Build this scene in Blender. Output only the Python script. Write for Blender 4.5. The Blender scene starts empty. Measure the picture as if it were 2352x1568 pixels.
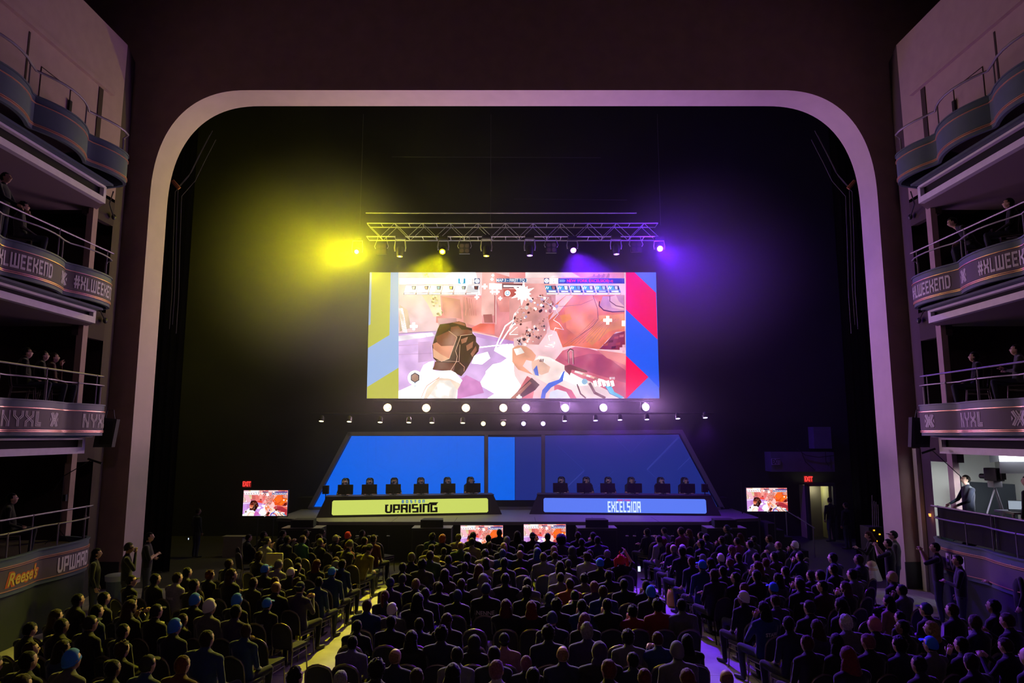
import bpy, bmesh, math, random
import numpy as np
from mathutils import Vector, Matrix, Euler, noise
R = math.radians
random.seed(7)
sc = bpy.context.scene
col = sc.collection
# ------------------------------------------------------------------ camera
F = 1568.0; TH = R(7.85); H = 4.7
cd = bpy.data.cameras.new('camera'); cam = bpy.data.objects.new('camera', cd); col.objects.link(cam)
cd.sensor_width = 36; cd.lens = 36 * F / 2352; cd.clip_end = 200
cam.location = (0, 0, H); cam.rotation_euler = (R(90) + TH, 0, 0); sc.camera = cam
CT, ST = math.cos(TH), math.sin(TH)
def ray(x, y):
    dx = (x - 1176) / F; dy = -(y - 784) / F
    return (dx, CT - dy * ST, ST + dy * CT)
def P(x, y, D):            # point of the depth plane Y = D seen at pixel x, y
    d = ray(x, y); t = D / d[1]; return Vector((d[0] * t, D, H + d[2] * t))
def PZ(x, y, z):           # point of the height plane z seen at pixel x, y
    d = ray(x, y); t = (z - H) / d[2]; return Vector((d[0] * t, d[1] * t, z))
def pix(p):                # world -> pixel
    u = p[1] * CT + (p[2] - H) * ST; v = -p[1] * ST + (p[2] - H) * CT
    return 1176 + F * p[0] / u, 784 - F * v / u
# ------------------------------------------------------------------ materials
def lin(c): return tuple((x / 12.92 if x <= .04045 else ((x + .055) / 1.055) ** 2.4) for x in c)
def hexc(s): return lin(tuple(int(s[i:i + 2], 16) / 255 for i in (0, 2, 4)))
MATS = {}
def mat(name, c, rough=.7, metal=0., noise_amt=0., scale=8., bump=0., emit=None, es=1., spec=.5, sampling=None, attr=False, sheen=0):
    if name in MATS: return MATS[name]
    m = bpy.data.materials.new(name); m.use_nodes = True; MATS[name] = m
    nt = m.node_tree; b = nt.nodes['Principled BSDF']
    if isinstance(c, str): c = hexc(c)
    b.inputs['Base Color'].default_value = (*c, 1); b.inputs['Roughness'].default_value = rough
    b.inputs['Metallic'].default_value = metal; b.inputs['Specular IOR Level'].default_value = spec
    if noise_amt or bump:
        tc = nt.nodes.new('ShaderNodeTexCoord'); n = nt.nodes.new('ShaderNodeTexNoise')
        n.inputs['Scale'].default_value = scale; n.inputs['Detail'].default_value = 5
        nt.links.new(tc.outputs['Object'], n.inputs['Vector'])
        if noise_amt:
            r = nt.nodes.new('ShaderNodeMapRange'); r.inputs['To Min'].default_value = 1 - noise_amt; r.inputs['To Max'].default_value = 1 + noise_amt
            r.inputs['From Min'].default_value = .3; r.inputs['From Max'].default_value = .7
            mx = nt.nodes.new('ShaderNodeVectorMath'); mx.operation = 'MULTIPLY'
            mx.inputs[0].default_value = c
            nt.links.new(n.outputs['Fac'], r.inputs['Value']); nt.links.new(r.outputs['Result'], mx.inputs[1])
            nt.links.new(mx.outputs[0], b.inputs['Base Color'])
        if bump:
            bp = nt.nodes.new('ShaderNodeBump'); bp.inputs['Strength'].default_value = bump; bp.inputs['Distance'].default_value = .02
            nt.links.new(n.outputs['Fac'], bp.inputs['Height']); nt.links.new(bp.outputs['Normal'], b.inputs['Normal'])
    if emit is not None:
        if isinstance(emit, str): emit = hexc(emit)
        b.inputs['Emission Color'].default_value = (*emit, 1); b.inputs['Emission Strength'].default_value = es
    if attr:
        a = nt.nodes.new('ShaderNodeAttribute'); a.attribute_name = 'Col'
        nt.links.new(a.outputs['Color'], b.inputs['Emission Color']); b.inputs['Emission Strength'].default_value = es
    if sheen: b.inputs['Sheen Weight'].default_value = sheen; b.inputs['Sheen Roughness'].default_value = .35
    if sampling: m.cycles.emission_sampling = sampling
    return m
# ------------------------------------------------------------------ mesh builder
class MB:
    def __init__(s): s.v = []; s.f = []; s.m = []; s.c = []
    def add(s, vs, fs, mi=0, col=None):
        o = len(s.v); s.v += [tuple(v) for v in vs]
        for f in fs: s.f.append([i + o for i in f]); s.m.append(mi); s.c.append(col)
        return s
    def box(s, x0, x1, y0, y1, z0, z1, mi=0):
        return s.add([(x, y, z) for z in (z0, z1) for y in (y0, y1) for x in (x0, x1)],
                     [(0, 2, 3, 1), (4, 5, 7, 6), (0, 1, 5, 4), (2, 6, 7, 3), (0, 4, 6, 2), (1, 3, 7, 5)], mi)
    def bevbox(s, x0, x1, y0, y1, z0, z1, b=.01, mi=0):
        bm = bmesh.new(); bmesh.ops.create_cube(bm, size=1)
        for v in bm.verts: v.co = Vector(((x0 + x1) / 2 + v.co.x * (x1 - x0), (y0 + y1) / 2 + v.co.y * (y1 - y0), (z0 + z1) / 2 + v.co.z * (z1 - z0)))
        bmesh.ops.bevel(bm, geom=bm.edges[:], offset=b, segments=2, affect='EDGES', profile=.7)
        bm.verts.ensure_lookup_table(); s.add([v.co[:] for v in bm.verts], [[v.index for v in f.verts] for f in bm.faces], mi); bm.free(); return s
    def tube(s, pts, r, n=8, mi=0, closed=False, caps=True):
        pts = [Vector(p) for p in pts]; N = len(pts); rr = r if isinstance(r, (list, tuple)) else [r] * N
        o = len(s.v); up = None
        for i, p in enumerate(pts):
            if closed: t = pts[(i + 1) % N] - pts[i - 1]
            else: t = pts[min(i + 1, N - 1)] - pts[max(i - 1, 0)]
            if t.length < 1e-9: t = Vector((0, 0, 1))
            t.normalize()
            if up is None: up = Vector((0, 0, 1)) if abs(t.z) < .9 else Vector((1, 0, 0))
            a = up - t * up.dot(t)
            if a.length < 1e-6: a = t.orthogonal()
            a.normalize(); b = t.cross(a); up = a
            for k in range(n):
                q = 2 * math.pi * k / n; s.v.append(tuple(p + (a * math.cos(q) + b * math.sin(q)) * rr[i]))
        for i in range(N if closed else N - 1):
            j = (i + 1) % N
            for k in range(n):
                l = (k + 1) % n; s.f.append([o + i * n + k, o + i * n + l, o + j * n + l, o + j * n + k]); s.m.append(mi); s.c.append(None)
        if caps and not closed:
            s.f.append([o + k for k in range(n)][::-1]); s.m.append(mi); s.c.append(None)
            s.f.append([o + (N - 1) * n + k for k in range(n)]); s.m.append(mi); s.c.append(None)
        return s
    def ell(s, c, r, mi=0, nu=12, nv=8, fn=None):
        vs = [];
        for j in range(nv + 1):
            ph = math.pi * j / nv
            for i in range(nu):
                th = 2 * math.pi * i / nu; d = Vector((math.sin(ph) * math.cos(th), math.sin(ph) * math.sin(th), math.cos(ph)))
                k = fn(d) if fn else 1.
                vs.append((c[0] + d.x * r[0] * k, c[1] + d.y * r[1] * k, c[2] + d.z * r[2] * k))
        fs = [[j * nu + i, (j + 1) * nu + i, (j + 1) * nu + (i + 1) % nu, j * nu + (i + 1) % nu] for j in range(nv) for i in range(nu)]
        return s.add(vs, fs, mi)
    def cyl(s, a, b, r, n=16, mi=0, r2=None): return s.tube([a, b], [r, r if r2 is None else r2], n, mi)
    def poly(s, pts, mi=0, col=None): return s.add(pts, [list(range(len(pts)))], mi, col)
    def prism(s, pts, off, mi=0):       # extrude an outline by a vector
        n = len(pts); off = Vector(off); a = [Vector(p) for p in pts]
        vs = a + [p + off for p in a]
        return s.add(vs, [list(range(n))[::-1], list(range(n, 2 * n))] + [[i, (i + 1) % n, n + (i + 1) % n, n + i] for i in range(n)], mi)
    def xf(s, M, start=0):
        for i in range(start, len(s.v)): s.v[i] = tuple(M @ Vector(s.v[i]))
        return s
    def merge(s, o, M=None, mi=None):
        b = len(s.v); s.v += [tuple(M @ Vector(v)) if M else v for v in o.v]
        for f, m, c in zip(o.f, o.m, o.c): s.f.append([i + b for i in f]); s.m.append(m if mi is None else mi); s.c.append(c)
        return s
    def build(s, name, mats, parent=None, loc=None, smooth=False, origin=None):
        me = bpy.data.meshes.new(name); base = Vector(origin) if origin is not None else None
        vs = s.v if base is None else [tuple(Vector(v) - base) for v in s.v]
        me.from_pydata(vs, [], s.f); me.update()
        if not isinstance(mats, (list, tuple)): mats = [mats]
        for m in mats: me.materials.append(m)
        me.polygons.foreach_set('material_index', s.m)
        if any(c is not None for c in s.c):
            a = me.color_attributes.new('Col', 'FLOAT_COLOR', 'CORNER')
            for pl, c in zip(me.polygons, s.c):
                c = c or (0, 0, 0)
                for k, li in enumerate(pl.loop_indices): a.data[li].color = (*(c[k] if isinstance(c[0], tuple) else c), 1)
        if smooth is True: me.shade_smooth()
        elif smooth: 
            me.shade_smooth(); me.set_sharp_from_angle(angle=R(smooth))
        bm = bmesh.new(); bm.from_mesh(me)
        if not any(c is not None for c in s.c): bmesh.ops.recalc_face_normals(bm, faces=bm.faces[:])
        bm.to_mesh(me); bm.free()
        o = bpy.data.objects.new(name, me); col.objects.link(o)
        if base is not None: o.location = base
        if loc is not None: o.location = loc
        if parent is not None:
            o.parent = parent
            if base is None and loc is None: o.matrix_parent_inverse = wm(parent).inverted()
            elif base is not None: o.matrix_parent_inverse = wm(parent).inverted()
        return o
def wm(o):
    m = Matrix.LocRotScale(o.location, o.rotation_euler, o.scale)
    return (wm(o.parent) @ o.matrix_parent_inverse @ m) if o.parent else m
def tag(o, label=None, cat=None, group=None, kind=None):
    if label: o['label'] = label
    if cat: o['category'] = cat
    if group: o['group'] = group
    if kind: o['kind'] = kind
    return o
def empty(name, loc=(0, 0, 0), rz=0, label=None, cat=None, group=None):
    o = bpy.data.objects.new(name, None); col.objects.link(o); o.location = loc; o.rotation_euler = (0, 0, rz); o.empty_display_size = .1
    return tag(o, label, cat, group)
KIDS = {}
def kids(o): return [c for c in col.objects if c.parent == o] if o.name not in KIDS else KIDS[o.name]
def dup(o, loc=None, rz=None, scale=None, label=None, group=None, parent=None):
    c = o.copy(); col.objects.link(c)
    if parent is not None: c.parent = parent
    if loc is not None: c.location = loc
    if rz is not None: c.rotation_euler = (c.rotation_euler[0], c.rotation_euler[1], rz)
    if scale is not None: c.scale = (scale,) * 3
    if label: c['label'] = label
    if group: c['group'] = group
    if o.name not in KIDS: KIDS[o.name] = [k for k in col.objects if k.parent == o]
    for k in KIDS[o.name]: dup(k, parent=c)
    return c
def light(name, kind, loc, color, power, aim=None, parent=None, size=.1, spot=90, blend=.5):
    l = bpy.data.lights.new(name, kind); l.color = color; l.energy = power
    if kind == 'SPOT': l.spot_size = R(spot); l.spot_blend = blend; l.shadow_soft_size = size
    elif kind == 'AREA': l.size = size
    else: l.shadow_soft_size = size
    o = bpy.data.objects.new(name, l); col.objects.link(o); o.location = loc
    if aim is not None: o.rotation_euler = (Vector(aim) - Vector(loc)).to_track_quat('-Z', 'Y').to_euler()
    if parent is not None: o.parent = parent; o.matrix_parent_inverse = wm(parent).inverted()
    return o
# ------------------------------------------------------------------ lettering
def font_mb(text, size=1., bold=0., shear=0., align='CENTER', spacing=1., xs=1.):
    cu = bpy.data.curves.new('t', 'FONT'); cu.body = text; cu.size = size; cu.offset = bold; cu.shear = shear
    cu.align_x = align; cu.align_y = 'CENTER'; cu.space_character = spacing; cu.resolution_u = 3; cu.fill_mode = 'FRONT'
    o = bpy.data.objects.new('t', cu); col.objects.link(o)
    me = o.to_mesh(); mb = MB(); mb.add([(v.co.x * xs, v.co.y, 0) for v in me.vertices], [list(p.vertices) for p in me.polygons])
    o.to_mesh_clear(); bpy.data.objects.remove(o); bpy.data.curves.remove(cu); return mb
GL = {'#': (.7, [[(.2, 0), (.25, 1)], [(.48, 0), (.53, 1)], [(.02, .33), (.7, .33)], [(.02, .67), (.7, .67)]]),
 'X': (.6, [[(.08, 0), (.08, .35), (.52, .65), (.52, 1)], [(.52, 0), (.52, .35), (.08, .65), (.08, 1)]]),
 'L': (.5, [[(.08, 1), (.08, .08), (.5, .08)]]), 'W': (.85, [[(.08, 1), (.08, .08), (.77, .08), (.77, 1)], [(.425, .08), (.425, 1)]]),
 'E': (.52, [[(.52, .92), (.08, .92), (.08, .08), (.52, .08)], [(.08, .5), (.46, .5)]]),
 'K': (.6, [[(.08, 0), (.08, 1)], [(.08, .5), (.3, .5), (.52, .7), (.52, 1)], [(.3, .5), (.52, .3), (.52, 0)]]),
 'N': (.6, [[(.08, 0), (.08, .92), (.52, .92), (.52, 0)]]), 'D': (.6, [[(.08, .08), (.08, .92), (.42, .92), (.52, .8), (.52, .2), (.42, .08), (.08, .08)]]),
 'U': (.6, [[(.08, 1), (.08, .2), (.18, .08), (.42, .08), (.52, .2), (.52, 1)]]), 'P': (.6, [[(.08, 0), (.08, .92), (.52, .92), (.52, .42), (.08, .42)]]),
 'A': (.6, [[(.08, 0), (.08, .8), (.2, .92), (.52, .92), (.52, 0)], [(.08, .4), (.52, .4)]]), 'R': (.6, [[(.08, 0), (.08, .92), (.52, .92), (.52, .5), (.08, .5)], [(.36, .5), (.52, .3), (.52, 0)]]),
 'Y': (.6, [[(.08, 1), (.08, .62), (.3, .45), (.3, 0)], [(.52, 1), (.52, .62), (.3, .45)]]), 'V': (.6, [[(.08, 1), (.08, .3), (.3, .05), (.52, .3), (.52, 1)]]),
 'I': (.2, [[(.1, 0), (.1, 1)]]), 'S': (.58, [[(.52, .92), (.08, .92), (.08, .52), (.5, .52), (.5, .08), (.04, .08)]]),
 'G': (.62, [[(.56, .92), (.08, .92), (.08, .08), (.54, .08), (.54, .5), (.34, .5)]]), 'C': (.56, [[(.52, .92), (.08, .92), (.08, .08), (.52, .08)]]),
 'O': (.6, [[(.08, .08), (.08, .92), (.52, .92), (.52, .08), (.08, .08)]]), 'T': (.56, [[(0, .92), (.56, .92)], [(.28, .92), (.28, 0)]]), 'B': (.6, [[(.08, .08), (.08, .92), (.5, .92), (.5, .5), (.52, .08), (.08, .08)], [(.08, .5), (.5, .5)]])}
def thick(mb, pl, w, mi=0):             # mitred thick polyline in the xy plane
    pts = [Vector(p) for p in pl]; n = len(pts); cl = (pts[0] - pts[-1]).length < 1e-6
    if cl: pts = pts[:-1]; n -= 1
    L = []; Rr = []
    for i in range(n):
        a = pts[i] - pts[i - 1] if (i > 0 or cl) else pts[1] - pts[0]
        b = pts[(i + 1) % n] - pts[i] if (i < n - 1 or cl) else pts[-1] - pts[-2]
        a = a.normalized(); b = b.normalized(); m = Vector((-(a + b).y, (a + b).x))
        if m.length < 1e-6: m = Vector((-a.y, a.x))
        m.normalize(); k = w / 2 / max(.4, m.dot(Vector((-a.y, a.x))))
        L.append(pts[i] + m * k); Rr.append(pts[i] - m * k)
    vs = [(*p, 0) for p in L + Rr]
    mb.add(vs, [[i, (i + 1) % n, n + (i + 1) % n, n + i] for i in range(n if cl else n - 1)], mi)
def block(text, h=1., w=.17, gap=.12, xs=1.):   # blocky stencil lettering, centred
    mb = MB(); x = 0
    for ch in text:
        if ch == ' ': x += .5; continue
        gw, st = GL[ch]
        for s_ in st: thick(mb, [(x + a, b) for a, b in s_], w)
        x += gw + gap
    x -= gap
    return mb.xf(Matrix.Diagonal((h * xs, h, 1, 1)) @ Matrix.Translation((-x / 2, -.5, 0)))
def stripes(text, h=1.):                # the triple-line lettering of the lower banners
    mb = MB(); x = 0; w = .055; g = .1
    def lines(pl, offs):
        for o_ in offs:
            q = []; pts = [Vector(p) for p in pl]
            for i, p in enumerate(pts):
                a = (pts[i] - pts[i - 1]).normalized() if i else (pts[1] - pts[0]).normalized()
                b = (pts[i + 1] - pts[i]).normalized() if i < len(pts) - 1 else a
                m = Vector((-(a + b).y, (a + b).x)).normalized(); q.append(p + m * o_ / max(.5, m.dot(Vector((-a.y, a.x)))))
            thick(mb, q, w)
    for ch in text:
        if ch == 'N': lines([(x + .14, 0), (x + .14, 1)], (-g, 0)); lines([(x + .2, 1), (x + .2, .72), (x + .5, .28), (x + .5, 0)], (-.0, g)); lines([(x + .66, 0), (x + .66, 1)], (0,)); x += .86
        elif ch == 'Y': lines([(x + .1, 1), (x + .1, .68), (x + .36, .45), (x + .36, 0)], (-g / 2, g / 2)); lines([(x + .66, 1), (x + .66, .68), (x + .46, .5)], (-g / 2, g / 2)); x += .84
        elif ch == 'X': lines([(x + .1, 1), (x + .1, .7), (x + .6, .3), (x + .6, 0)], (-g / 2, g / 2)); lines([(x + .6, 1), (x + .6, .7), (x + .1, .3), (x + .1, 0)], (-g / 2, g / 2)); x += .8
        elif ch == 'L': lines([(x + .1, 1), (x + .1, .1), (x + .55, .1)], (-.04, .06, .16)); x += .7
    return mb.xf(Matrix.Scale(h, 4) @ Matrix.Translation((-x / 2, -.5, 0)))
def xlogo(h=1.):
    mb = MB(); w = .1
    for s_ in (1, -1):
        for o_ in (-.09, .09): thick(mb, [(.5 + o_ - .3 * s_, 0), (.5 + o_ + .3 * s_, 1)], w)
        thick(mb, [(.5 - s_ * .5, .95), (.5 - s_ * .24, .5), (.5 - s_ * .5, .05)], w)
        mb.add([(.5 - s_ * .55, .68, 0), (.5 - s_ * .42, .5, 0), (.5 - s_ * .55, .32, 0)], [(0, 1, 2)])
    return mb.xf(Matrix.Scale(h, 4) @ Matrix.Translation((-.5, -.5, 0)))
def wrap(mb, fn):                       # lay flat lettering onto a surface given by fn(x, y)
    mb.v = [tuple(fn(v[0], v[1])) for v in mb.v]; return mb
UPX = Matrix(((1, 0, 0, 0), (0, 0, 1, 0), (0, 1, 0, 0), (0, 0, 0, 1)))   # xy plane -> xz plane facing -Y

# ================================================================== architecture
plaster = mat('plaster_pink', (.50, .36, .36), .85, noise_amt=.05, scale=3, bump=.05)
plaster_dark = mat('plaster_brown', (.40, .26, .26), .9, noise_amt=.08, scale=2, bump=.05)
revealm = mat('reveal_paint', (.80, .64, .68), .75, noise_amt=.04, scale=2)
slate = mat('slate_paint', (.10, .145, .19), .55, noise_amt=.06, scale=4)
gold = mat('gold_line', (.95, .50, .34), .38, metal=.6)
trimw = mat('trim_white', (.86, .80, .90), .6, noise_amt=.05, scale=5)
blackm = mat('black_void', (.008, .008, .009), .9)
drape = mat('black_drape', (.016, .017, .02), .95, spec=.15)
concrete = mat('floor_concrete', (.34, .33, .31), .6, noise_amt=.22, scale=1.6, bump=.15)
railm = mat('rail_metal', (.30, .27, .33), .45, metal=.4)
dkmetal = mat('dark_metal', (.03, .03, .033), .45, metal=.3)
boxint = mat('box_interior', (.06, .04, .045), .9)
wains = mat('wainscot', (.035, .033, .04), .7)
lit_band = mat('lit_banner', (.33, .27, .30), .7)
printm = mat('banner_print', (.85, .78, .86), .6)
banner = mat('banner_cloth', (.12, .09, .115), .65)
def struct(name, mb, m, **k):
    o = mb.build(name, m, **k); return tag(o, kind='structure')
# floor with control joints
mb = MB().box(-17, 17, -2, 36, -.3, 0)
fl = struct('floor', mb, concrete)
nt = concrete.node_tree; b = nt.nodes['Principled BSDF']
tc = nt.nodes.new('ShaderNodeTexCoord'); br = nt.nodes.new('ShaderNodeTexBrick'); br.offset = 0
br.inputs['Scale'].default_value = .42; br.inputs['Mortar Size'].default_value = .004; br.inputs['Brick Width'].default_value = 1; br.inputs['Row Height'].default_value = 1
br.inputs['Color1'].default_value = br.inputs['Color2'].default_value = (1, 1, 1, 1); br.inputs['Mortar'].default_value = (.3, .3, .3, 1)
mx = nt.nodes.new('ShaderNodeVectorMath'); mx.operation = 'MULTIPLY'; old = b.inputs['Base Color'].links[0].from_socket
nt.links.new(tc.outputs['Object'], br.inputs['Vector']); nt.links.new(br.outputs['Color'], mx.inputs[0]); nt.links.new(old, mx.inputs[1]); nt.links.new(mx.outputs[0], b.inputs['Base Color'])
mb = MB().box(-16.9, 16.9, 22.1, 33.2, 0, .006); struct('floor_stage', mb, mat('stage_floor_black', (.035, .033, .038), .7, noise_amt=.2, scale=2))
# ---- proscenium opening outline: (x, z) half outline, symmetric about X = CX
CX = .06; AX = 12.12; AT = 16.35; RX = 3.15; RZ = 3.9
def arch(dx=0., dz=0., n=26):
    pts = [(-AX - dx, 0)]
    for i in range(n + 1):
        a = math.pi / 2 * i / n; c, s_ = max(0, math.cos(a)), max(0, math.sin(a))
        pts.append((-AX - dx + RX * (1 - c ** .82), AT + dz - RZ * (1 - s_ ** .82)))
    return [(CX + x, z) for x, z in pts] + [(CX - x, z) for x, z in pts[::-1]]
YN, YF = 22.05, 23.0
near, far = arch(.10, .10), arch(0, 0)
mb = MB(); n = len(near)
mb.add([(x, YN, z) for x, z in near] + [(x, YF, z) for x, z in far], [[i, i + 1, n + i + 1, n + i] for i in range(n - 1)])
o = struct('trim_arch', mb, revealm, smooth=40); tag(o, 'pale pink rounded reveal of the stage arch')
# end wall around the opening (front skin) and its stage side
def ringwall(y, pts, x0, x1, z1, mb, mi=0):
    n = len(pts); out = []
    for x, z in pts:
        # radial projection onto the outer rectangle
        if z <= AT - RZ: out.append((x0 if x < CX else x1, z))
        elif x < CX - AX + RX: 
            t = (z - (AT - RZ)) / RZ; out.append((x0, z + (z1 - AT) * t))
        elif x > CX + AX - RX:
            t = (z - (AT - RZ)) / RZ; out.append((x1, z + (z1 - AT) * t))
        else: out.append((x, z1))
    mb.add([(x, y, z) for x, z in pts] + [(x, y, z) for x, z in out], [[i, i + 1, n + i + 1, n + i] for i in range(n - 1)], mi)
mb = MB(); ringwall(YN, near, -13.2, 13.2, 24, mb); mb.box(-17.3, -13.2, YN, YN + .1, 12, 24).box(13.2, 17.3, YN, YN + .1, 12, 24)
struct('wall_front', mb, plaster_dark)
mb = MB(); ringwall(YF, far, -17, 17, 24, mb)
struct('wall_stage_front', mb, blackm)
# stage house shell
mb = MB().box(-17, 17, 33.2, 33.5, 0, 24); struct('wall_back', mb, mat('stage_black', (.007, .007, .008), .9, noise_amt=.3, scale=.8))
mb = MB().box(-17.3, -17, 22, 33.5, 0, 24); struct('wall_stage_left', mb, MATS['stage_black'])
mb = MB().box(17, 17.3, 22, 33.5, 0, 24); struct('wall_stage_right', mb, MATS['stage_black'])
mb = MB().box(-17.3, 17.3, -2, 33.5, 24, 24.3); struct('ceiling', mb, mat('ceiling_dark', (.05, .035, .04), .9))
mb = MB().box(-17.3, 17.3, -2.2, -2, 0, 24); struct('wall_rear', mb, mat('wall_rear_paint', (.10, .08, .08), .9))
# ---- side galleries
TIERS = [(1, 12.66, 11.32), (2, 9.03, 7.83), (3, 5.50, 4.22), (4, 1.98, .0)]   # (tier, top of the front, underside)
CUSP0, CH = 19.05, 2.16
def front_xy(s_, phase=0., bul=.24):     # s_ runs from the stage end towards the camera along the front
    L = s_ + phase; k = math.floor(L / CH); t = L / CH - k
    sag = bul * 4 * t * (1 - t)
    y = CUSP0 - s_; x = 11.33 - sag
    if s_ < .55: x += (1 - math.sqrt(max(0, 1 - ((.55 - s_) / .55) ** 2))) * .22   # rounded stage end
    return x, y
def gallery(sg):
    side = 'left' if sg < 0 else 'right'
    S = lambda x, y, z: (sg * x, y, z)
    def sb(mb, x0, x1, y0, y1, z0, z1, mi=0): return mb.box(min(sg * x0, sg * x1), max(sg * x0, sg * x1), y0, y1, z0, z1, mi)
    # stage-end return of the side wall, with an opening beside the slim pillar at the lower tiers
    mb = MB()
    mb.add([S(12.42, 20.55, 0), S(12.42, 20.55, 17.2), S(12.75, 21.6, 17.2), S(13.2, YN, 17.2), S(13.2, YN, 0), S(12.75, 21.6, 0)], [(0, 1, 2, 5), (5, 2, 3, 4)])
    sb(mb, 12.42, 12.6, 19.3, 20.56, 11.15, 12.0); sb(mb, 12.42, 12.6, 19.3, 20.56, 7.55, 8.4)
    sb(mb, 12.42, 12.6, 19.3, 20.56, 3.95, 4.9)
    struct('wall_' + side + '_return', mb, mat('return_shaded', (.07, .045, .05), .9, noise_amt=.06, scale=2), smooth=30)  # wall colour darkened to carry the shade beside the arch
    mb = MB(); sb(mb, 12.28, 12.46, 19.32, 19.55, 0, 12.6); o = struct('trim_pillar_' + side, mb, plaster); tag(o, 'slim pale pink pillar behind the ' + side + ' balconies')
    # upper side wall, ledge and coved top
    mb = MB(); sb(mb, 12.42, 12.75, -2, 20.55, 11.9, 17.2)
    struct('wall_' + side, mb, plaster)
    mb = MB(); sb(mb, 12.30, 12.42, -2, 19.9, 15.12, 15.26); o = struct('trim_ledge_' + side, mb, plaster); tag(o, 'thin ledge running along the upper ' + side + ' wall')
    mb = MB(); sb(mb, 12.40, 12.425, 19.3, 19.5, 12, 15.1); o = struct('trim_dark_post_' + side, mb, mat('brown_post', (.05, .03, .03), .8)); tag(o, 'dark brown vertical strip on the upper ' + side + ' wall')
    # service door outline with closer on the upper wall
    dr = empty('door_' + ('1' if sg < 0 else '2'), S(12.4, 17.6, 11.95)); tag(dr, 'flush door in the upper ' + side + ' wall above the top balcony', kind='structure')
    mb = MB()
    for y0, y1, z0, z1 in ((16.85, 16.87, 12, 14.35), (18.05, 18.07, 12, 14.35), (16.85, 18.07, 14.33, 14.35)): sb(mb, 12.405, 12.425, y0, y1, z0, z1)
    mb.build('door_gap', MATS['brown_post'], dr)
    mb = MB(); sb(mb, 12.36, 12.42, 18.0, 18.1, 13.7, 14.0); mb.build('door_closer', dkmetal, dr)
    mb = MB(); sb(mb, 12.41, 12.422, 16.3, 16.36, 12.0, 15.0); mb.build('door_edge', MATS['brown_post'], dr)
    # recess behind the boxes, back to the corridor
    mb = MB(); sb(mb, 15.3, 15.5, -2, 23, 0, 12); sb(mb, 13.3, 15.4, 21.9, 22.04, 0, 12)
    struct('wall_' + side + '_recess', mb, boxint)
    for t, top, under in TIERS:
        # slab: curved platform top following the front
        n = 90; smax = 13.2
        ss = [smax * i / n for i in range(n + 1)]; ph = {1: .45, 2: .0, 3: .45, 4: .0}[t]
        fr = [front_xy(q, ph, {1: .32, 2: .24, 3: .2, 4: .15}[t]) for q in ss]
        root = empty('balcony', S(12.3, 13, top - .3), label={1: 'top slate blue balcony without a banner on the %s', 2: 'second balcony from the top with hashtag lettering on the %s',
              3: 'third balcony from the top with striped letters on the %s', 4: 'lowest balcony box with curved banner on the %s'}[t] % side, cat='balcony', group='scalloped balconies')
        H0 = top - .80
        def strip(z0, z1, off0=0., off1=None, m=slate, name='front', thick_=.0, i0=0, i1=n):
            off1 = off0 if off1 is None else off1
            mb = MB(); N = i1 - i0 + 1
            lo = [S(fr[i][0] - off0, fr[i][1], z0) for i in range(i0, i1 + 1)]; hi = [S(fr[i][0] - off1, fr[i][1], z1) for i in range(i0, i1 + 1)]
            hb = [S(fr[i][0] - off1 + .09, fr[i][1] - (.09 if i == 0 else 0), z1) for i in range(i0, i1 + 1)]; lb = [S(fr[i][0] - off0 + .09, fr[i][1] - (.09 if i == 0 else 0), z0) for i in range(i0, i1 + 1)]
            mb.add(lo + hi + hb + lb, [[k * N + i, k * N + i + 1, ((k + 1) % 4) * N + i + 1, ((k + 1) % 4) * N + i] for k in range(4) for i in range(N - 1)] + [[0, N, 2 * N, 3 * N], [N - 1, 2 * N - 1, 3 * N - 1, 4 * N - 1]])
            return mb.build(name, m, root, smooth=30)
        strip(H0, top, 0, 0, slate, 'parapet')
        # closing end piece from the curve back to the wall
        mb = MB(); x0, y0 = fr[0]
        mb.prism([S(x0 - .0, y0, H0), S(12.42, y0 + .33, H0), S(12.42, y0 + .25, H0), S(x0, y0 - .08, H0)], (0, 0, top - H0)); mb.build('parapet_end', slate, root)
        strip(top, top + .035, .03, .03, slate, 'cap')
        gl = [(top - .17, .012)] + [(H0 + .12, .012), (H0 + .085, .012)]
        if t == 4: gl = [(top - .17, .012), (top - .205, .012), (top - .70, .012)]
        for z, w in gl: strip(z, z + .018, .03, .03, gold, 'gold_line')
        if t > 1:
            bo = strip(H0 + .155 if t < 4 else top - .68, top - .18 if t < 4 else top - .22, .012, .012, banner, 'banner')
        # letters wrapped on the curve: u = distance along the front measured from the stage end
        arc = [0.]
        for i in range(1, n + 1): arc.append(arc[-1] + math.hypot(fr[i][0] - fr[i - 1][0], fr[i][1] - fr[i - 1][1]))
        def surf(u0, zc, off=.02, flip=1):
            def fn(x, y):
                u = min(max(u0 - sg * x * -1 if sg > 0 else u0 - x, 0), arc[-1] - .01)
                i = int(np.searchsorted(arc, u)) - 1; i = max(0, min(i, n - 1)); k = (u - arc[i]) / max(1e-6, arc[i + 1] - arc[i])
                return S(fr[i][0] * (1 - k) + fr[i + 1][0] * k - off, fr[i][1] * (1 - k) + fr[i + 1][1] * k, zc + y)
            return fn
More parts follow.
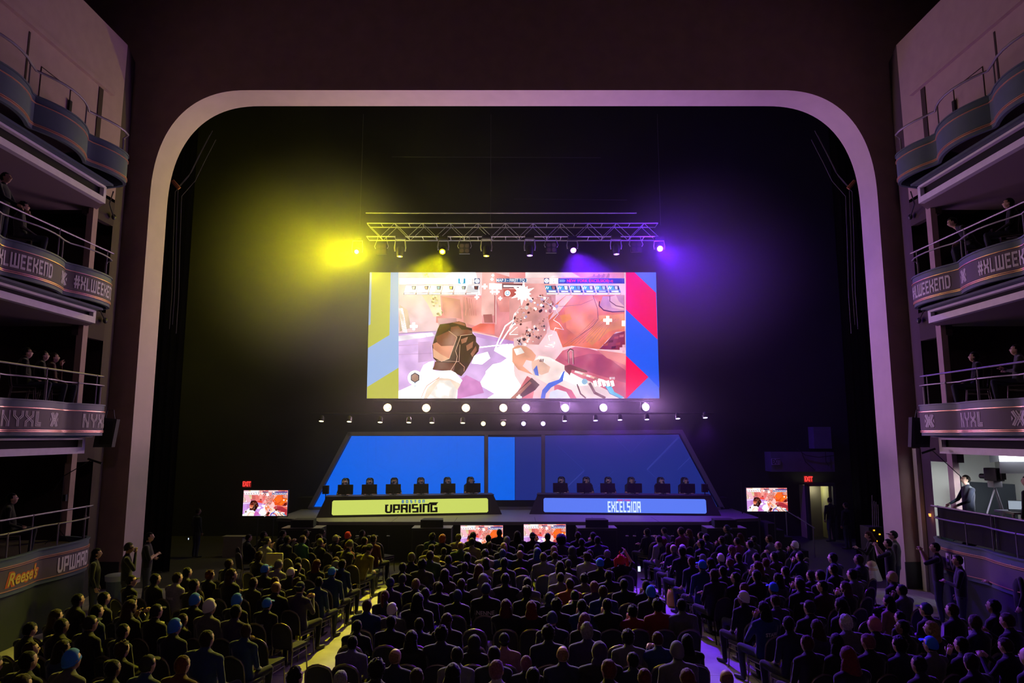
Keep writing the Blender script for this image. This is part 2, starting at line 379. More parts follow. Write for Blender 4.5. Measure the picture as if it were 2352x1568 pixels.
        def refine(mb, step=.09):
            bm = bmesh.new(); vs = [bm.verts.new(v) for v in mb.v]
            for f in mb.f:
                try: bm.faces.new([vs[i] for i in f])
                except ValueError: pass
            bmesh.ops.triangulate(bm, faces=bm.faces[:])
            for _ in range(3):
                es = [e for e in bm.edges if abs(e.verts[0].co.x - e.verts[1].co.x) > step]
                if not es: break
                bmesh.ops.subdivide_edges(bm, edges=es, cuts=1); bmesh.ops.triangulate(bm, faces=bm.faces[:])
            bm.verts.ensure_lookup_table(); bm.verts.index_update(); q = MB(); q.add([v.co[:] for v in bm.verts], [[v.index for v in f.verts] for f in bm.faces]); bm.free(); return q
        def put(mb, u0, zc, m=printm, name='lettering', off=.02): wrap(refine(mb), surf(u0, zc, off)).build(name, m, bo)
        mid = (H0 + .155 + top - .18) / 2
        if t == 2:
            for u0 in ((1.25, 4.05, 6.6) if sg < 0 else (1.25, 4.3, 6.9)): put(block('#XLWEEKEND', .34, .17, xs=.72), u0, mid)
            for u0 in ((2.5, 5.25) if sg < 0 else (2.72, 5.6)): put(xlogo(.33), u0, mid, name='logo')
        elif t == 3:
            for u0 in ((.75, 3.5, 6.1) if sg < 0 else (2.45, 5.2)): put(stripes('NYXL', .36), u0, mid)
            for u0 in ((2.45, 5.0) if sg < 0 else (.85, 3.95)): put(xlogo(.34), u0, mid, name='logo')
        elif t == 4:
            z4 = top - .45
            if sg < 0:
                put(block('UPWARD', .36, .19, xs=.78), 1.12, z4)
                put(font_mb("Reese's", .40, .035, .25), 2.95, z4 - .02, mat('orange_print', (.75, .16, .01), .6), 'badge_outline', .018)
                put(font_mb("Reese's", .38, .008, .25), 2.95, z4 - .02, mat('yellow_print', (.85, .62, .05), .6), 'badge', .024)
            else: put(block('EVER', .36, .19, xs=.72), 1.35, z4)
        # platform top and ceiling of the tier below
        mb = MB(); zt = top - .12
        mb.prism([S(fr[i][0] + .08, fr[i][1], zt) for i in range(0, n + 1, 3)] + [S(15.3, fr[-1][1], zt), S(15.3, 19.3, zt), S(12.42, 19.3, zt)], (0, 0, -.1)); mb.build('platform', boxint, root)
        # fascia under the front: pale frame with a dark slot
        if t < 4:
            xa = 11.72; ye = 18.95; mb = MB()
            sb(mb, xa, xa + .16, 5.9, ye, under, under + .17); sb(mb, xa - .03, xa + .1, 5.9, ye - .1, H0 - .11, H0 - .05); sb(mb, xa, xa + .16, ye - .12, ye, under + .17, H0 - .05)
            mb.build('fascia', trimw, root)
            mb = MB(); sb(mb, xa + .12, xa + .2, 5.9, ye - .1, under + .1, H0); mb.build('slot', blackm, root)
            mb = MB(); mb.prism([S(xa + .02, 5.9, under + .002), S(xa + .02, ye, under + .002), S(12.32, 19.5, under + .002), S(12.42, 19.5, under + .002), S(15.3, 19.5, under + .002), S(15.3, 5.9, under + .002)], (0, 0, .16)); mb.build('underside', mat('soffit_paint', (.30, .22, .25), .85), root)
            # filler between fascia and platform
            mb = MB(); sb(mb, 11.5, 12.4, 5.9, 18.9, H0 - .04, H0 + .02); mb.build('deck_edge', slate, root)
        else:
            strip(0, H0, -.04, -.04, mat('base_paint', (.02, .03, .036), .8), 'base_wall')
        # guard rails
        zr = top + .035; posts = []
        st = 2 if t == 1 else 1
        ud = {1: (0.08, 2.1, 4.25, 6.4), 2: (.1, 2.35, 4.5, 6.6), 3: (.1, 1.45, 2.75, 4.1, 5.5), 4: (.1, 1.75, 3.4, 5.1)}[t]
        mb = MB(); low = .52 if t > 1 else .62
        pl = [S(fr[i][0] + .04, fr[i][1] - (.05 if i == 0 else 0), zr + low) for i in range(0, n + 1, 2)]
        mb.tube([S(fr[0][0] + .04, fr[0][1] - .05, zr)] + pl, .021 if t > 1 else .03, 8); 
        mb.build('rail', railm, root, smooth=40)
        for q in ud:
            i = min(n, int(q / smax * n)); mb = MB(); x, y = fr[i]; mb.tube([S(x + .04, y - .03, zr), S(x + .04, y - .03, zr + low)], .019, 8); mb.ell(S(x + .04, y - .03, zr + low), (.032,) * 3); mb.build('post', railm, root, smooth=40)
        if t > 1:
            hi = .80; mb = MB(); xt = 11.42
            y_end = 19.0; mb.tube([S(xt, y_end + .02, zr + hi), S(xt, 5.9, zr + hi)], .024, 8); mb.ell(S(xt, y_end + .02, zr + hi), (.03,) * 3)
            mb.build('top_rail', railm, root, smooth=40)
            for y in (18.75, 16.7, 14.6, 12.5):
                mb = MB(); mb.tube([S(xt, y, zr - .05), S(xt, y, zr + hi)], .018, 8); mb.ell(S(xt, y, zr + hi), (.034,) * 3)
                mb.build('post', railm, root, smooth=40)
    # wainscot at the foot of the return and pillar base
    mb = MB(); mb.add([S(12.38, 20.5, 0), S(12.38, 20.5, .8), S(12.7, 21.6, .8), S(13.15, YN - .04, .8), S(13.15, YN - .04, 0), S(12.7, 21.6, 0)], [(0, 1, 2, 5), (5, 2, 3, 4)])
    mb.box(min(sg * 12.25, sg * 13.3), max(sg * 12.25, sg * 13.3), YN - .06, YN - .01, 0, .8)
    struct('trim_wainscot_' + side, mb, wains)
    # short wall spigots with little lamps near the balcony ends
    for z, nm in ((11.45, 'top'), (8.2, 'second'), (5.33, 'third')):
        mb = MB(); mb.tube([S(11.55, 19.0, z + .25), S(12.0, 19.6, z + .1), S(12.3, 20.35, z - .05)], .018, 6); mb.ell(S(12.32, 20.4, z - .05), (.06, .09, .09))
        tag(mb.build('wall_bracket', dkmetal), 'thin dark bracket arm at the end of the %s balcony on the %s' % (nm, side), 'bracket', 'balcony end brackets')
    # loudspeaker hung off the third balcony's end
    a = P(244 if sg < 0 else 2118, 992, 19.3)
    r = empty('hung_loudspeaker', a, -sg * R(18), 'dark wedge loudspeaker hanging beside the third balcony on the ' + side, 'speaker', 'hung loudspeakers')
    mb = MB(); mb.prism([(-.22, 0, .42), (.24, 0, .36), (.16, 0, -.42), (-.30, 0, -.42)], (0, .4, 0)); mb.build('cabinet', mat('speaker_black', (.02, .02, .022), .7), r, loc=(0, 0, 0))
    mb = MB().box(-.17, .15, -.012, 0, -.34, .30); mb.build('grille', mat('speaker_grille', (.012, .012, .012), .9), r, loc=(0, 0, 0))
    mb = MB(); mb.tube([(-.1, .2, .4), (-.05, .2, .62), (.1, .2, .62), (.14, .2, .38)], .015, 6); mb.build('hanger', dkmetal, r, loc=(0, 0, 0))
    # microphone boom on the lower box
    bx = 172 if sg < 0 else 2196
    f0 = PZ(0, 0, 5)
    base = Vector(S(12.1, 18.75, 1.87)); tip = P(210 if sg < 0 else 2140, 1056 if sg < 0 else 1033, 18.75)
    r = empty('microphone_stand', base, 0, 'black boom microphone stand rising from the lowest balcony on the ' + side, 'microphone stand', 'boom microphone stands')
    mb = MB(); mb.tube([base, base + Vector((0, 0, 1.75))], .016, 6)
    for k in range(3): mb.tube([base + Vector((0, 0, .35)), base + Vector((.32 * math.cos(k * 2.1), .32 * math.sin(k * 2.1), .01))], .011, 5)
    mb.build('stand', dkmetal, r, origin=base)
    mb = MB(); mb.tube([base + Vector((-sg * -.25, 0, 1.35)), base + Vector((0, 0, 1.75)), tip], .012, 6); mb.build('boom', dkmetal, r, origin=base)
    mb = MB(); d = Vector((-sg * 1., 0, -.32)).normalized(); mb.tube([tip - d * .1, tip + d * .3], .03, 8); mb.build('microphone', mat('mic_black', (.015, .015, .015), .6), r, origin=base)
for sg in (-1, 1): gallery(sg)
# black drapes hanging inside the opening at either side, with brail ropes
def pleats(name, x0, x1, y, z0, z1, label, amp=.07, per=.28):
    mb = MB(); n = int(abs(x1 - x0) / .035); vs = []
    for i in range(n + 1):
        x = x0 + (x1 - x0) * i / n; yy = y + amp * math.sin(x / per * 2 * math.pi) + amp * .4 * math.sin(x * 9.1)
        vs += [(x, yy, z0), (x, yy, z1)]
    mb.add(vs, [(2 * i, 2 * i + 2, 2 * i + 3, 2 * i + 1) for i in range(n)])
    o = mb.build(name, drape, smooth=True); return tag(o, label, 'curtain', 'stage drapes')
pleats('drape', -16.9, -11.9, 24.6, 0.02, 17.2, 'long black pleated drape hanging behind the left side of the arch')
pleats('drape', 12.0, 16.9, 24.6, 0.02, 17.2, 'long black pleated drape hanging behind the right side of the arch')
for sg in (-1, 1):
    sd = 'left' if sg < 0 else 'right'
    pts = [P(488, 300, 23.6), P(462, 350, 23.6), P(440, 395, 23.6), P(409, 430, 23.5), P(405, 540, 23.5), P(402, 660, 23.5), P(396, 745, 23.5)]
    for k, dx in enumerate((0, -.12, .1)):
        mb = MB(); mb.tube([Vector((sg * -1 * (-p.x + 0) * (1 if sg > 0 else 1) if False else (p.x + dx if sg < 0 else 2 * CX - p.x - dx), p.y + .05 * k, p.z - .15 * k)) for p in pts], .014, 5)
        tag(mb.build('curtain_rope', mat('rope', (.12, .12, .13), .8)), '%s of three thin grey ropes draped beside the arch on the %s' % (('middle', 'outer', 'inner')[k], sd), 'rope', 'curtain ropes')
    a, b = P(396, 415, 23.3), P(412, 433, 23.4)
    if sg > 0: a, b = Vector((2 * CX - a.x, a.y, a.z)), Vector((2 * CX - b.x, b.y, b.z))
    mb = MB(); mb.tube([a, b], .07, 6); tag(mb.build('rope_bracket', mat('bracket_wood', (.42, .15, .07), .7)), 'small orange brown bracket holding the ropes, %s edge of the arch' % sd, 'bracket', 'rope brackets')

# ================================================================== stage
deckm = mat('stage_deck', (.20, .195, .21), .55, noise_amt=.05, scale=3)
skirt = mat('stage_skirt', (.012, .012, .014), .95)
ZS = 1.45
root = empty('stage_platform', (0, 26.7, 0), label='raised grey stage deck with black skirt below the giant screen', cat='stage')
mb = MB(); top = [(-9.4, 27.9), (-7.7, 27.3), (-7.35, 26.7), (7.5, 26.7), (7.8, 27.3), (9.9, 27.9), (9.9, 31.6), (-9.4, 31.6)]
mb.prism([(x, y, ZS - .12) for x, y in top], (0, 0, .12)); mb.build('deck', deckm, root)
mb = MB(); n = len(top); t2 = [(x * .992, y + (.06 if y < 31 else -.05)) for x, y in top]
mb.prism([(x, y, .0) for x, y in t2], (0, 0, ZS - .12)); mb.build('skirt', skirt, root)
mb = MB()
for x in (-4.6, -2.2, .9, 3.2, 5.6): mb.box(x, x + .012, 26.72, 28.2, ZS, ZS + .002)
mb.build('deck_joints', skirt, root)
# black blocks below the stage front: wide subwoofer, speaker on top
for px, nm in ((699, 'leftmost'), (994, 'second from left'), (1369, 'third from left'), (1662, 'rightmost')):
    c = P(px, 1205, 26.15); w = .73
    r = empty('subwoofer', (c.x, 26.15, 0), 0, '%s wide black subwoofer standing against the stage front' % nm, 'subwoofer', 'subwoofers along the stage front')
    MB().bevbox(-w, w, -.4, .4, 0, 1.33, .02).build('cabinet', MATS['speaker_black'], r, loc=(0, 0, 0))
    MB().box(-w + .05, w - .05, -.415, -.4, .08, 1.25).build('grille', MATS['speaker_grille'], r, loc=(0, 0, 0))
    MB().box(-w, w, -.4, .4, 1.331, 1.339).build('lid', mat('case_lid', (.30, .29, .30), .5), r, loc=(0, 0, 0))
    r = empty('front_fill_loudspeaker', (c.x, 26.15, 1.34), 0, 'black loudspeaker on top of the %s subwoofer' % nm, 'speaker', 'front fill loudspeakers')
    mb = MB().prism([(-.42, -.3, 0), (.42, -.3, 0), (.36, .3, 0), (-.36, .3, 0)], (0, 0, .28)); mb.build('cabinet', MATS['speaker_black'], r, loc=(0, 0, 0))
    MB().box(-.37, .37, -.315, -.3, .03, .25).build('grille', MATS['speaker_grille'], r, loc=(0, 0, 0))
# small floor stands with lamps in front of the stage
lampg = mat('small_lamp_yellow', (.5, .5, .4), .4, metal=.7)
for k, px in enumerate((777, 804, 821, 848, 865, 892)+(1440, 1457, 1481, 1499, 1526, 1544, 1568)):
    lf = k < 6; c = P(px, 1215, 25.75)
    r = empty('floor_stand', (c.x, 25.75, 0), 0, 'thin black stand with a small head, number %s from the %s below the stage' % (('one', 'two', 'three', 'four', 'five', 'six', 'seven')[k % 6 if lf else k - 6], 'left' if lf else 'centre, right side'), 'stand', 'thin floor stands below the stage')
    r['label'] = 'thin black floor stand, %s from left of those below the %s desk' % (('first', 'second', 'third', 'fourth', 'fifth', 'sixth', 'seventh')[k if lf else k - 6], 'left' if lf else 'right')
    mb = MB(); mb.tube([(0, 0, 0), (0, 0, 1.05)], .01, 5); mb.cyl((0, 0, 0), (0, 0, .02), .1, 10); mb.tube([(0, 0, 1.05), (-.06 if lf else .06, 0, 1.2)], .008, 5); mb.build('stem', dkmetal, r, loc=(0, 0, 0))
    MB().bevbox(-.055, .055, -.04, .04, 1.04, 1.08, .01).build('head', lampg, r, loc=(0, 0, 0))
# ------------------------------------------------------------------ scenery wall
YS = 31.1
def S2(x, y, D=YS): p = P(x, y, D); return (p.x, p.y, p.z)
frm = mat('scenery_frame', (.26, .24, .30), .5)
blue1 = mat('panel_blue', (.01, .01, .02), .5, emit=(0, .118, .78), es=1.0)
blue2 = mat('panel_dim', (.01, .01, .02), .5, emit=(.009, .022, .20), es=1.)
line1 = mat('panel_line', (.01, .01, .02), .5, emit=(0, .10, .72), es=1.)
line2 = mat('panel_line_dim', (.01, .01, .02), .5, emit=(.02, .035, .26), es=1.)
root = empty('scenery_wall', (0, YS, ZS), label='wide trapezoid scenery wall of glowing blue panels behind the two desks', cat='stage set')
def bar(a, b, w, m=frm, name='frame_bar', y0=YS - .12, y1=YS + .12):
    a = P(*a, YS); b = P(*b, YS); d = (b - a).normalized(); nrm = Vector((-d.z, 0, d.x)) * w / 2
    mb = MB(); q = [a + nrm, b + nrm, b - nrm, a - nrm]; mb.prism([(p.x, y0, p.z) for p in q], (0, y1 - y0, 0)); return mb.build(name, m, root)
bar((712, 1168), (804, 994), .17); bar((800, 996), (1566, 991), .17); bar((1563, 990), (1659, 1168), .17)
bar((1117, 998), (1117, 1165), .15); bar((1247.5, 998), (1247.5, 1165), .15); bar((712, 1168), (1660, 1168), .16)
def panel(pts, m, name, off=0): mb = MB(); mb.prism([(P(x, y, YS).x, YS - .03 - off, P(x, y, YS).z) for x, y in pts], (0, .03, 0)); return mb.build(name, m, root)
panel([(808, 1001), (1112, 1001), (1112, 1163), (722, 1163)], blue1, 'left_panel')
panel([(1121.5, 1003), (1182.5, 1003.5), (1182.5, 1148), (1121.5, 1148)], blue1, 'narrow_panel')
panel([(1121.5, 1149), (1243, 1149), (1243, 1163), (1121.5, 1163)], mat('panel_dark', (.02, .02, .03), .6), 'plinth_panel', -.01)
panel([(1183.5, 1003), (1243, 1003), (1243, 1148), (1183.5, 1148)], blue2, 'dim_panel')
panel([(1252, 1000), (1558, 998), (1647, 1163), (1252, 1163)], blue2, 'right_panel')
def plines(L, m, name, off=.034):
    mb = MB()
    for a, b, w in L:
        a = P(*a, YS); b = P(*b, YS); d = (b - a).normalized(); nrm = Vector((-d.z, 0, d.x)) * w / 2
        q = [a + nrm, b + nrm, b - nrm, a - nrm]; mb.prism([(p.x, YS - off, p.z) for p in q], (0, .003, 0))
    mb.build(name, m, root)
plines([((864, 1003), (864, 1065), .02), ((864, 1065), (950, 1116), .02), ((950, 1116), (1031, 1068), .02), ((1031, 1068), (1031, 1003), .02),
        ((845, 1003), (845, 1074), .02), ((845, 1074), (905, 1112), .02), ((968, 1003), (968, 1030), .02), ((930, 1003), (930, 1030), .02), ((1050, 1003), (1050, 1074), .02)], line1, 'shield_pattern')
plines([((1280, 1022), (1342, 1080), .02), ((1342, 1080), (1300, 1120), .05), ((1410, 1002), (1448, 1040), .02), ((1448, 1040), (1486, 1001), .02),
        ((1558, 1004), (1486, 1078), .07), ((1486, 1078), (1516, 1106), .02), ((1410, 1080), (1362, 1128), .02), ((1585, 1050), (1556, 1078), .03)], line2, 'line_pattern')
mb = MB(); mb.box(-9.6, 9.7, YS + .12, YS + .9, ZS, ZS + .5); mb.build('base', skirt, root)
# ------------------------------------------------------------------ screen pictures
def hx(s_): return hexc(s_)
A_ = lambda x, y: (830 + x / 4.9, 610 + y / 4.9)
B_ = lambda x, y: (1170 + x / 4.9, 610 + y / 4.9)
SH = []                                  # (colour, points, layer)
def sh(c, pts, fn=A_, ly=None): SH.append((hx(c), [fn(*p) for p in pts], len(SH) if ly is None else ly))
def shc(c, cx, cy, r, fn=A_, n=18, ry=None): sh(c, [(cx + r * math.cos(2 * math.pi * i / n), cy + (ry or r) * math.sin(2 * math.pi * i / n)) for i in range(n)], fn)
def ln(c, pts, w, fn=A_):
    mb = MB(); thick(mb, pts, w)
    for f in mb.f: sh(c, [mb.v[i][:2] for i in f], fn)
def plus(c, x, y, s_, fn=A_):
    t = s_ / 6; sh(c, [(x - t, y - s_ / 2), (x + t, y - s_ / 2), (x + t, y + s_ / 2), (x - t, y + s_ / 2)], fn); sh(c, [(x - s_ / 2, y - t), (x + s_ / 2, y - t), (x + s_ / 2, y + t), (x - s_ / 2, y + t)], fn)
G0, G1, G2, G3 = 915.5, 1437.5, 625.3, 914.7
SH.append((hx('FFD2D0'), [(G0, G2), (G1, G2), (G1, G3), (G0, G3)], 0))
idt = lambda x, y: (x, y)
rnd = random.Random(3)
sh('F4CCD6', [(430, 75), (800, 75), (900, 560), (850, 745), (415, 765)])
sh('FFF3EE', [(720, 75), (1290, 75), (1340, 330), (1300, 330), (900, 160)])
sh('F0969A', [(850, 335), (1715, 335), (1715, 880), (1500, 790), (1240, 740), (840, 640)])
sh('D98A84', [(900, 345), (1110, 380), (1130, 600), (930, 560)]); sh('EE9C94', [(1140, 350), (1360, 350), (1360, 700), (1150, 640)])
sh('C98C9A', [(860, 590), (1070, 590), (1085, 700), (870, 680)]); sh('F8BCB2', [(1360, 70), (1500, 70), (1500, 560), (1350, 560)])
sh('E89088', [(1500, 75), (1715, 140), (1715, 520), (1560, 520), (1500, 300)]); sh('B86A66', [(1370, 550), (1470, 545), (1480, 640), (1385, 640)])
for i in range(6): ln('E0857E', [(1160 + i * 26, 350 + i * 9), (1180 + i * 20, 480), (1170 + i * 24, 560)], 8)
ln('C8706C', [(1500, 330), (1500, 640)], 9); ln('F9D6D0', [(1515, 330), (1515, 660)], 8)
sh('EBD9C0', [(680, 75), (800, 75), (880, 220), (905, 560), (815, 575), (745, 430), (680, 330), (780, 320), (700, 140)])
for i in range(46):
    t = rnd.random(); x = 715 + t * 160 + rnd.uniform(-35, 35); y = 90 + t * 460 + rnd.uniform(-30, 30); sh(rnd.choice(['D8C48A', 'FFF4C8', 'B99A6C', 'EBD6A0']), [(x, y), (x + 22, y + 9), (x + 12, y + 26), (x - 8, y + 14)])
sh('D9BBA8', [(430, 440), (520, 500), (560, 700), (430, 740)]); [ln('FFF6F0', [(425 + i * 12, 480), (470 + i * 14, 750)], 6) for i in range(4)]
sh('DDB4EC', [(415, 765), (840, 738), (1250, 745), (1715, 905), (1715, 1500), (400, 1500)])
sh('F4E8F8', [(415, 790), (800, 750), (830, 790), (415, 850)]); ln('B996CC', [(415, 765), (840, 738)], 10); sh('CC96D8', [(1260, 750), (1715, 850), (1715, 900), (1290, 800)])
sh('D3A6DA', [(640, 860), (790, 850), (790, 1070), (640, 1090)]); ln('C492C8', [(420, 900), (800, 880)], 4); ln('C492C8', [(420, 1000), (800, 985)], 4)
sh('F06A5A', [(1235, 700), (1340, 650), (1500, 655), (1500, 775), (1260, 730)])
sh('FFFFFF', [(1240, 1100), (1270, 1010), (1420, 970), (1450, 1040), (1360, 1110)])
sh('FFFFFF', [(1340, 1310), (1400, 1215), (1400, 1190), (1480, 1110), (1570, 1090), (1640, 1040), (1500, 960), (1500, 930), (1640, 880), (1715, 900), (1715, 1500), (1410, 1500), (1500, 1440), (1360, 1360)])
sh('FFFFFF', [(0, 880), (40, 880), (30, 1060), (60, 1240), (130, 1350), (60, 1500), (0, 1500)], B_)
sh('D88ACC', [(1090, 1300), (1180, 1230), (1340, 1310), (1380, 1430), (1080, 1500)])
# right half: rocks and mechanical arm
sh('F49A98', [(0, 70), (1290, 70), (1290, 140), (0, 140)], B_); sh('FBE0DC', [(180, 75), (700, 75), (800, 130), (180, 140)], B_); sh('D88878', [(820, 140), (1130, 85), (1130, 140)], B_)
[sh('C07468', [(920 + i * 55, 140), (950 + i * 55, 95 - i * 4), (965 + i * 55, 100), (955 + i * 55, 140)], B_) for i in range(4)]
sh('EEA6A0', [(0, 200), (520, 200), (520, 500), (430, 720), (0, 830)], B_)
sh('D58A86', [(300, 350), (470, 340), (480, 430), (380, 470)], B_); sh('F6B8B0', [(0, 690), (100, 690), (100, 760), (0, 780)], B_)
sh('F07A36', [(430, 560), (510, 440), (640, 330), (1295, 330), (1300, 740), (1200, 745), (1100, 840), (1010, 940), (880, 925), (700, 900), (600, 920), (530, 740), (460, 720)], B_)
sh('F88E4C', [(700, 340), (940, 335), (1000, 420), (1000, 600), (930, 700), (760, 800), (640, 700), (620, 480)], B_)
sh('FA9A3C', [(1010, 560), (1290, 540), (1290, 700), (1120, 740), (1010, 830), (930, 900), (850, 830)], B_)
sh('FF9A1E', [(560, 560), (680, 540), (700, 600), (600, 650)], B_); sh('F8C4B4', [(560, 410), (640, 335), (720, 335), (560, 520), (440, 620)], B_)
for i in range(10): ln('D06A38', [(600 + i * 45, 900 - i * 6), (800 + i * 36, 760 - i * 10), (960 + i * 30, 600)], 5, B_)
ln('7C3018', [(940, 335), (990, 480), (1000, 600), (940, 680), (800, 780), (690, 860)], 6, B_); ln('A84A22', [(560, 460), (800, 440), (940, 380)], 4, B_)
sh('E0A0A0', [(1010, 470), (1050, 345), (1290, 330), (1296, 515), (1130, 515)], B_); sh('F6C0A8', [(1110, 360), (1200, 330), (1230, 400), (1290, 450), (1290, 500), (1150, 470)], B_)
ln('50180F', [(1015, 400), (1010, 450), (1060, 500), (1160, 520), (1296, 515)], 12, B_); ln('7A3020', [(1130, 340), (1130, 400), (1200, 450), (1290, 470)], 9, B_)
sh('8E2A18', [(1010, 940), (1100, 850), (1170, 770), (1300, 735), (1306, 950)], B_); [sh(rnd.choice(['B84A2A', '6A1C10', 'A03A20']), [(x, y), (x + 50, y - 8), (x + 45, y + 22), (x - 4, y + 26)], B_) for x, y in [(1060, 880), (1120, 840), (1180, 800), (1240, 780), (1200, 870), (1150, 910), (1230, 900)]]
sh('D8686E', [(515, 1060), (600, 955), (740, 912), (880, 928), (1000, 960), (1308, 1000), (1315, 1500), (500, 1500)], B_)
sh('BE5260', [(620, 1060), (900, 990), (1060, 1000), (1310, 1180), (1312, 1320), (1000, 1230), (700, 1130)], B_); sh('F09080', [(980, 945), (1308, 990), (1308, 1120), (1100, 1040)], B_); sh('D87070', [(120, 1370), (200, 1240), (300, 1300), (260, 1500), (30, 1500)], B_)
ln('FFD0D0', [(60, 1180), (110, 1240), (120, 1310)], 4, B_)
path = [(400, 340), (330, 400), (250, 400), (390, 470), (300, 520), (140, 500), (180, 560), (90, 620), (380, 600), (340, 690), (250, 740), (310, 780), (170, 790), (220, 850), (150, 840), (430, 430), (470, 470), (120, 560)]
sh('E8A094', [(200, 380), (450, 370), (520, 500), (440, 560), (420, 760), (330, 890), (170, 880), (110, 800), (250, 700), (250, 620), (60, 660), (60, 560), (140, 480)], B_)
for i in range(170):
    x, y = rnd.choice(path); x += rnd.uniform(-60, 60); y += rnd.uniform(-45, 45); r_ = rnd.uniform(9, 30)
    sh(rnd.choice(['5A2A24', 'F8E8E4', 'FFFFFF', 'B87060', 'E8B0A0', '3E1C20', 'D89888', 'C8B0D0']), [(x + r_ * rnd.uniform(.5, 1) * math.cos(a), y + r_ * rnd.uniform(.5, 1) * math.sin(a)) for a in (0.2, 1.4, 2.6, 3.9, 5.2)], B_)
for pl in ([(330, 345), (440, 360), (400, 410), (500, 460), (550, 545), (495, 610), (560, 650), (610, 720), (515, 700), (480, 780), (440, 790), (455, 850)], [(390, 870), (505, 860), (510, 880), (440, 890), (500, 905), (490, 920), (400, 905)], [(0, 700), (40, 640), (50, 560), (110, 480), (170, 480)]): ln('FFF0F0', pl, 5, B_)
for pl in ([(1715, 610), (1620, 680), (1540, 850), (1500, 960)], [(1715, 660), (1650, 740), (1560, 880)], [(1330, 920), (1500, 900), (1640, 890)]): ln('FFFFFF', pl, 12)
[ln('FFFFFF', [(90, 690), (0, 770)], 4, B_), ln('FFFFFF', [(0, 775), (95, 775)], 4, B_)]
# launcher held from below right
sh('F2A884', [(30, 930), (100, 895), (190, 910), (250, 950), (300, 1010), (275, 1080), (190, 1060), (150, 1130), (270, 1230), (100, 1170), (30, 1080)], B_); sh('FFF4EC', [(50, 940), (130, 920), (170, 980), (80, 1010)], B_)
sh('FFE6DA', [(245, 1100), (330, 1010), (450, 1030), (620, 1120), (640, 1190), (900, 1300), (1100, 1400), (1295, 1490), (1295, 1500), (760, 1500), (700, 1400), (560, 1340), (420, 1330), (270, 1240)], B_)
sh('FFFFFF', [(590, 1200), (700, 1210), (860, 1300), (880, 1345), (760, 1350), (560, 1260)], B_); sh('F6C4A8', [(250, 1080), (330, 1050), (460, 1140), (440, 1200), (360, 1230), (265, 1180)], B_)
sh('8A4632', [(620, 1130), (680, 1110), (870, 1180), (880, 1200), (840, 1200), (700, 1170), (680, 1240), (620, 1170)], B_); [sh('5E2C20', [(340 + i * 16, 1075), (348 + i * 16, 1045), (356 + i * 16, 1050), (348 + i * 16, 1088)], B_) for i in range(3)]
[sh(rnd.choice(['E8B49A', 'A86048', 'FFF0E4']), [(740 + i * 44, 1180 + i * 15), (800 + i * 44, 1195 + i * 15), (780 + i * 44, 1215 + i * 15), (730 + i * 44, 1200 + i * 15)], B_) for i in range(8)]
for c_, pl, w in (('7A3826', [(670, 1100), (660, 970), (685, 940), (715, 955), (720, 1110)], 18), ('F6D0BC', [(668, 1100), (662, 975), (686, 948), (712, 960), (716, 1110)], 6)): ln(c_, pl, w, B_)
sh('3B6FE0', [(350, 1500), (370, 1400), (440, 1320), (560, 1280), (600, 1200), (625, 1180), (600, 1300), (470, 1370), (410, 1440), (400, 1500)], B_); sh('D6DCF4', [(440, 1500), (460, 1420), (540, 1390), (640, 1420), (690, 1500)], B_); sh('3C62C8', [(270, 1170), (310, 1120), (325, 1200), (330, 1240), (290, 1230)], B_)
sh('54301E', [(0, 1500), (160, 1350), (250, 1260), (340, 1340), (290, 1400), (120, 1500)], B_); sh('B07058', [(10, 1490), (230, 1300), (250, 1320), (70, 1500)], B_); ln('704030', [(760, 1330), (800, 1440), (860, 1490)], 16, B_); ln('6A3424', [(900, 1320), (960, 1430), (1080, 1490)], 30, B_)
sh('59C8E8', [(1075, 1350), (1150, 1360), (1180, 1420), (1290, 1480), (1250, 1495), (1130, 1440)], B_); ln('1F5AA8', [(1075, 1350), (1130, 1440), (1250, 1495)], 6, B_); shc('A8DDF4', 845, 1305, 34, B_)
[sh('FFFFFF', [(940 + i * 48, 1300), (975 + i * 48, 1290), (990 + i * 48, 1350), (960 + i * 48, 1360)], B_) for i in range(5)]
ln('2A2A44', [(680, 1290), (690, 1250), (720, 1260), (700, 1310), (680, 1290)], 4, B_)
# gloved fist
sh('3A1410', [(885, 660), (1000, 645), (1100, 625), (1170, 648), (1182, 690), (1245, 705), (1250, 760), (1290, 800), (1292, 860), (1328, 900), (1318, 965), (1270, 1020), (1240, 1070), (1170, 1190), (1125, 1245), (1030, 1195), (800, 1168), (845, 1075), (810, 1040), (798, 900), (828, 800), (862, 705)])
sh('4E1F18', [(870, 700), (985, 650), (1000, 690), (850, 800)]); sh('7A3A2A', [(1010, 690), (1090, 678), (1130, 720), (1200, 720), (1245, 735), (1248, 760), (1120, 790), (1070, 795), (1000, 742)]); sh('A86048', [(1020, 640), (1110, 630), (1165, 655), (1170, 680), (1100, 660)])
sh('8A4636', [(840, 800), (985, 735), (1078, 805), (1046, 900), (900, 905), (850, 860)]); sh('DE8C70', [(805, 880), (850, 862), (900, 905), (1046, 900), (990, 1045), (900, 1080), (820, 1035)]); sh('F6B898', [(805, 930), (900, 1000), (990, 1045), (900, 1080), (812, 1030)])
for p_ in ([(1120, 830), (1200, 800), (1180, 860), (1130, 880)], [(1180, 900), (1260, 850), (1250, 920), (1190, 960)], [(1230, 990), (1290, 900), (1300, 950), (1250, 1030)]): sh('A0604A', p_)
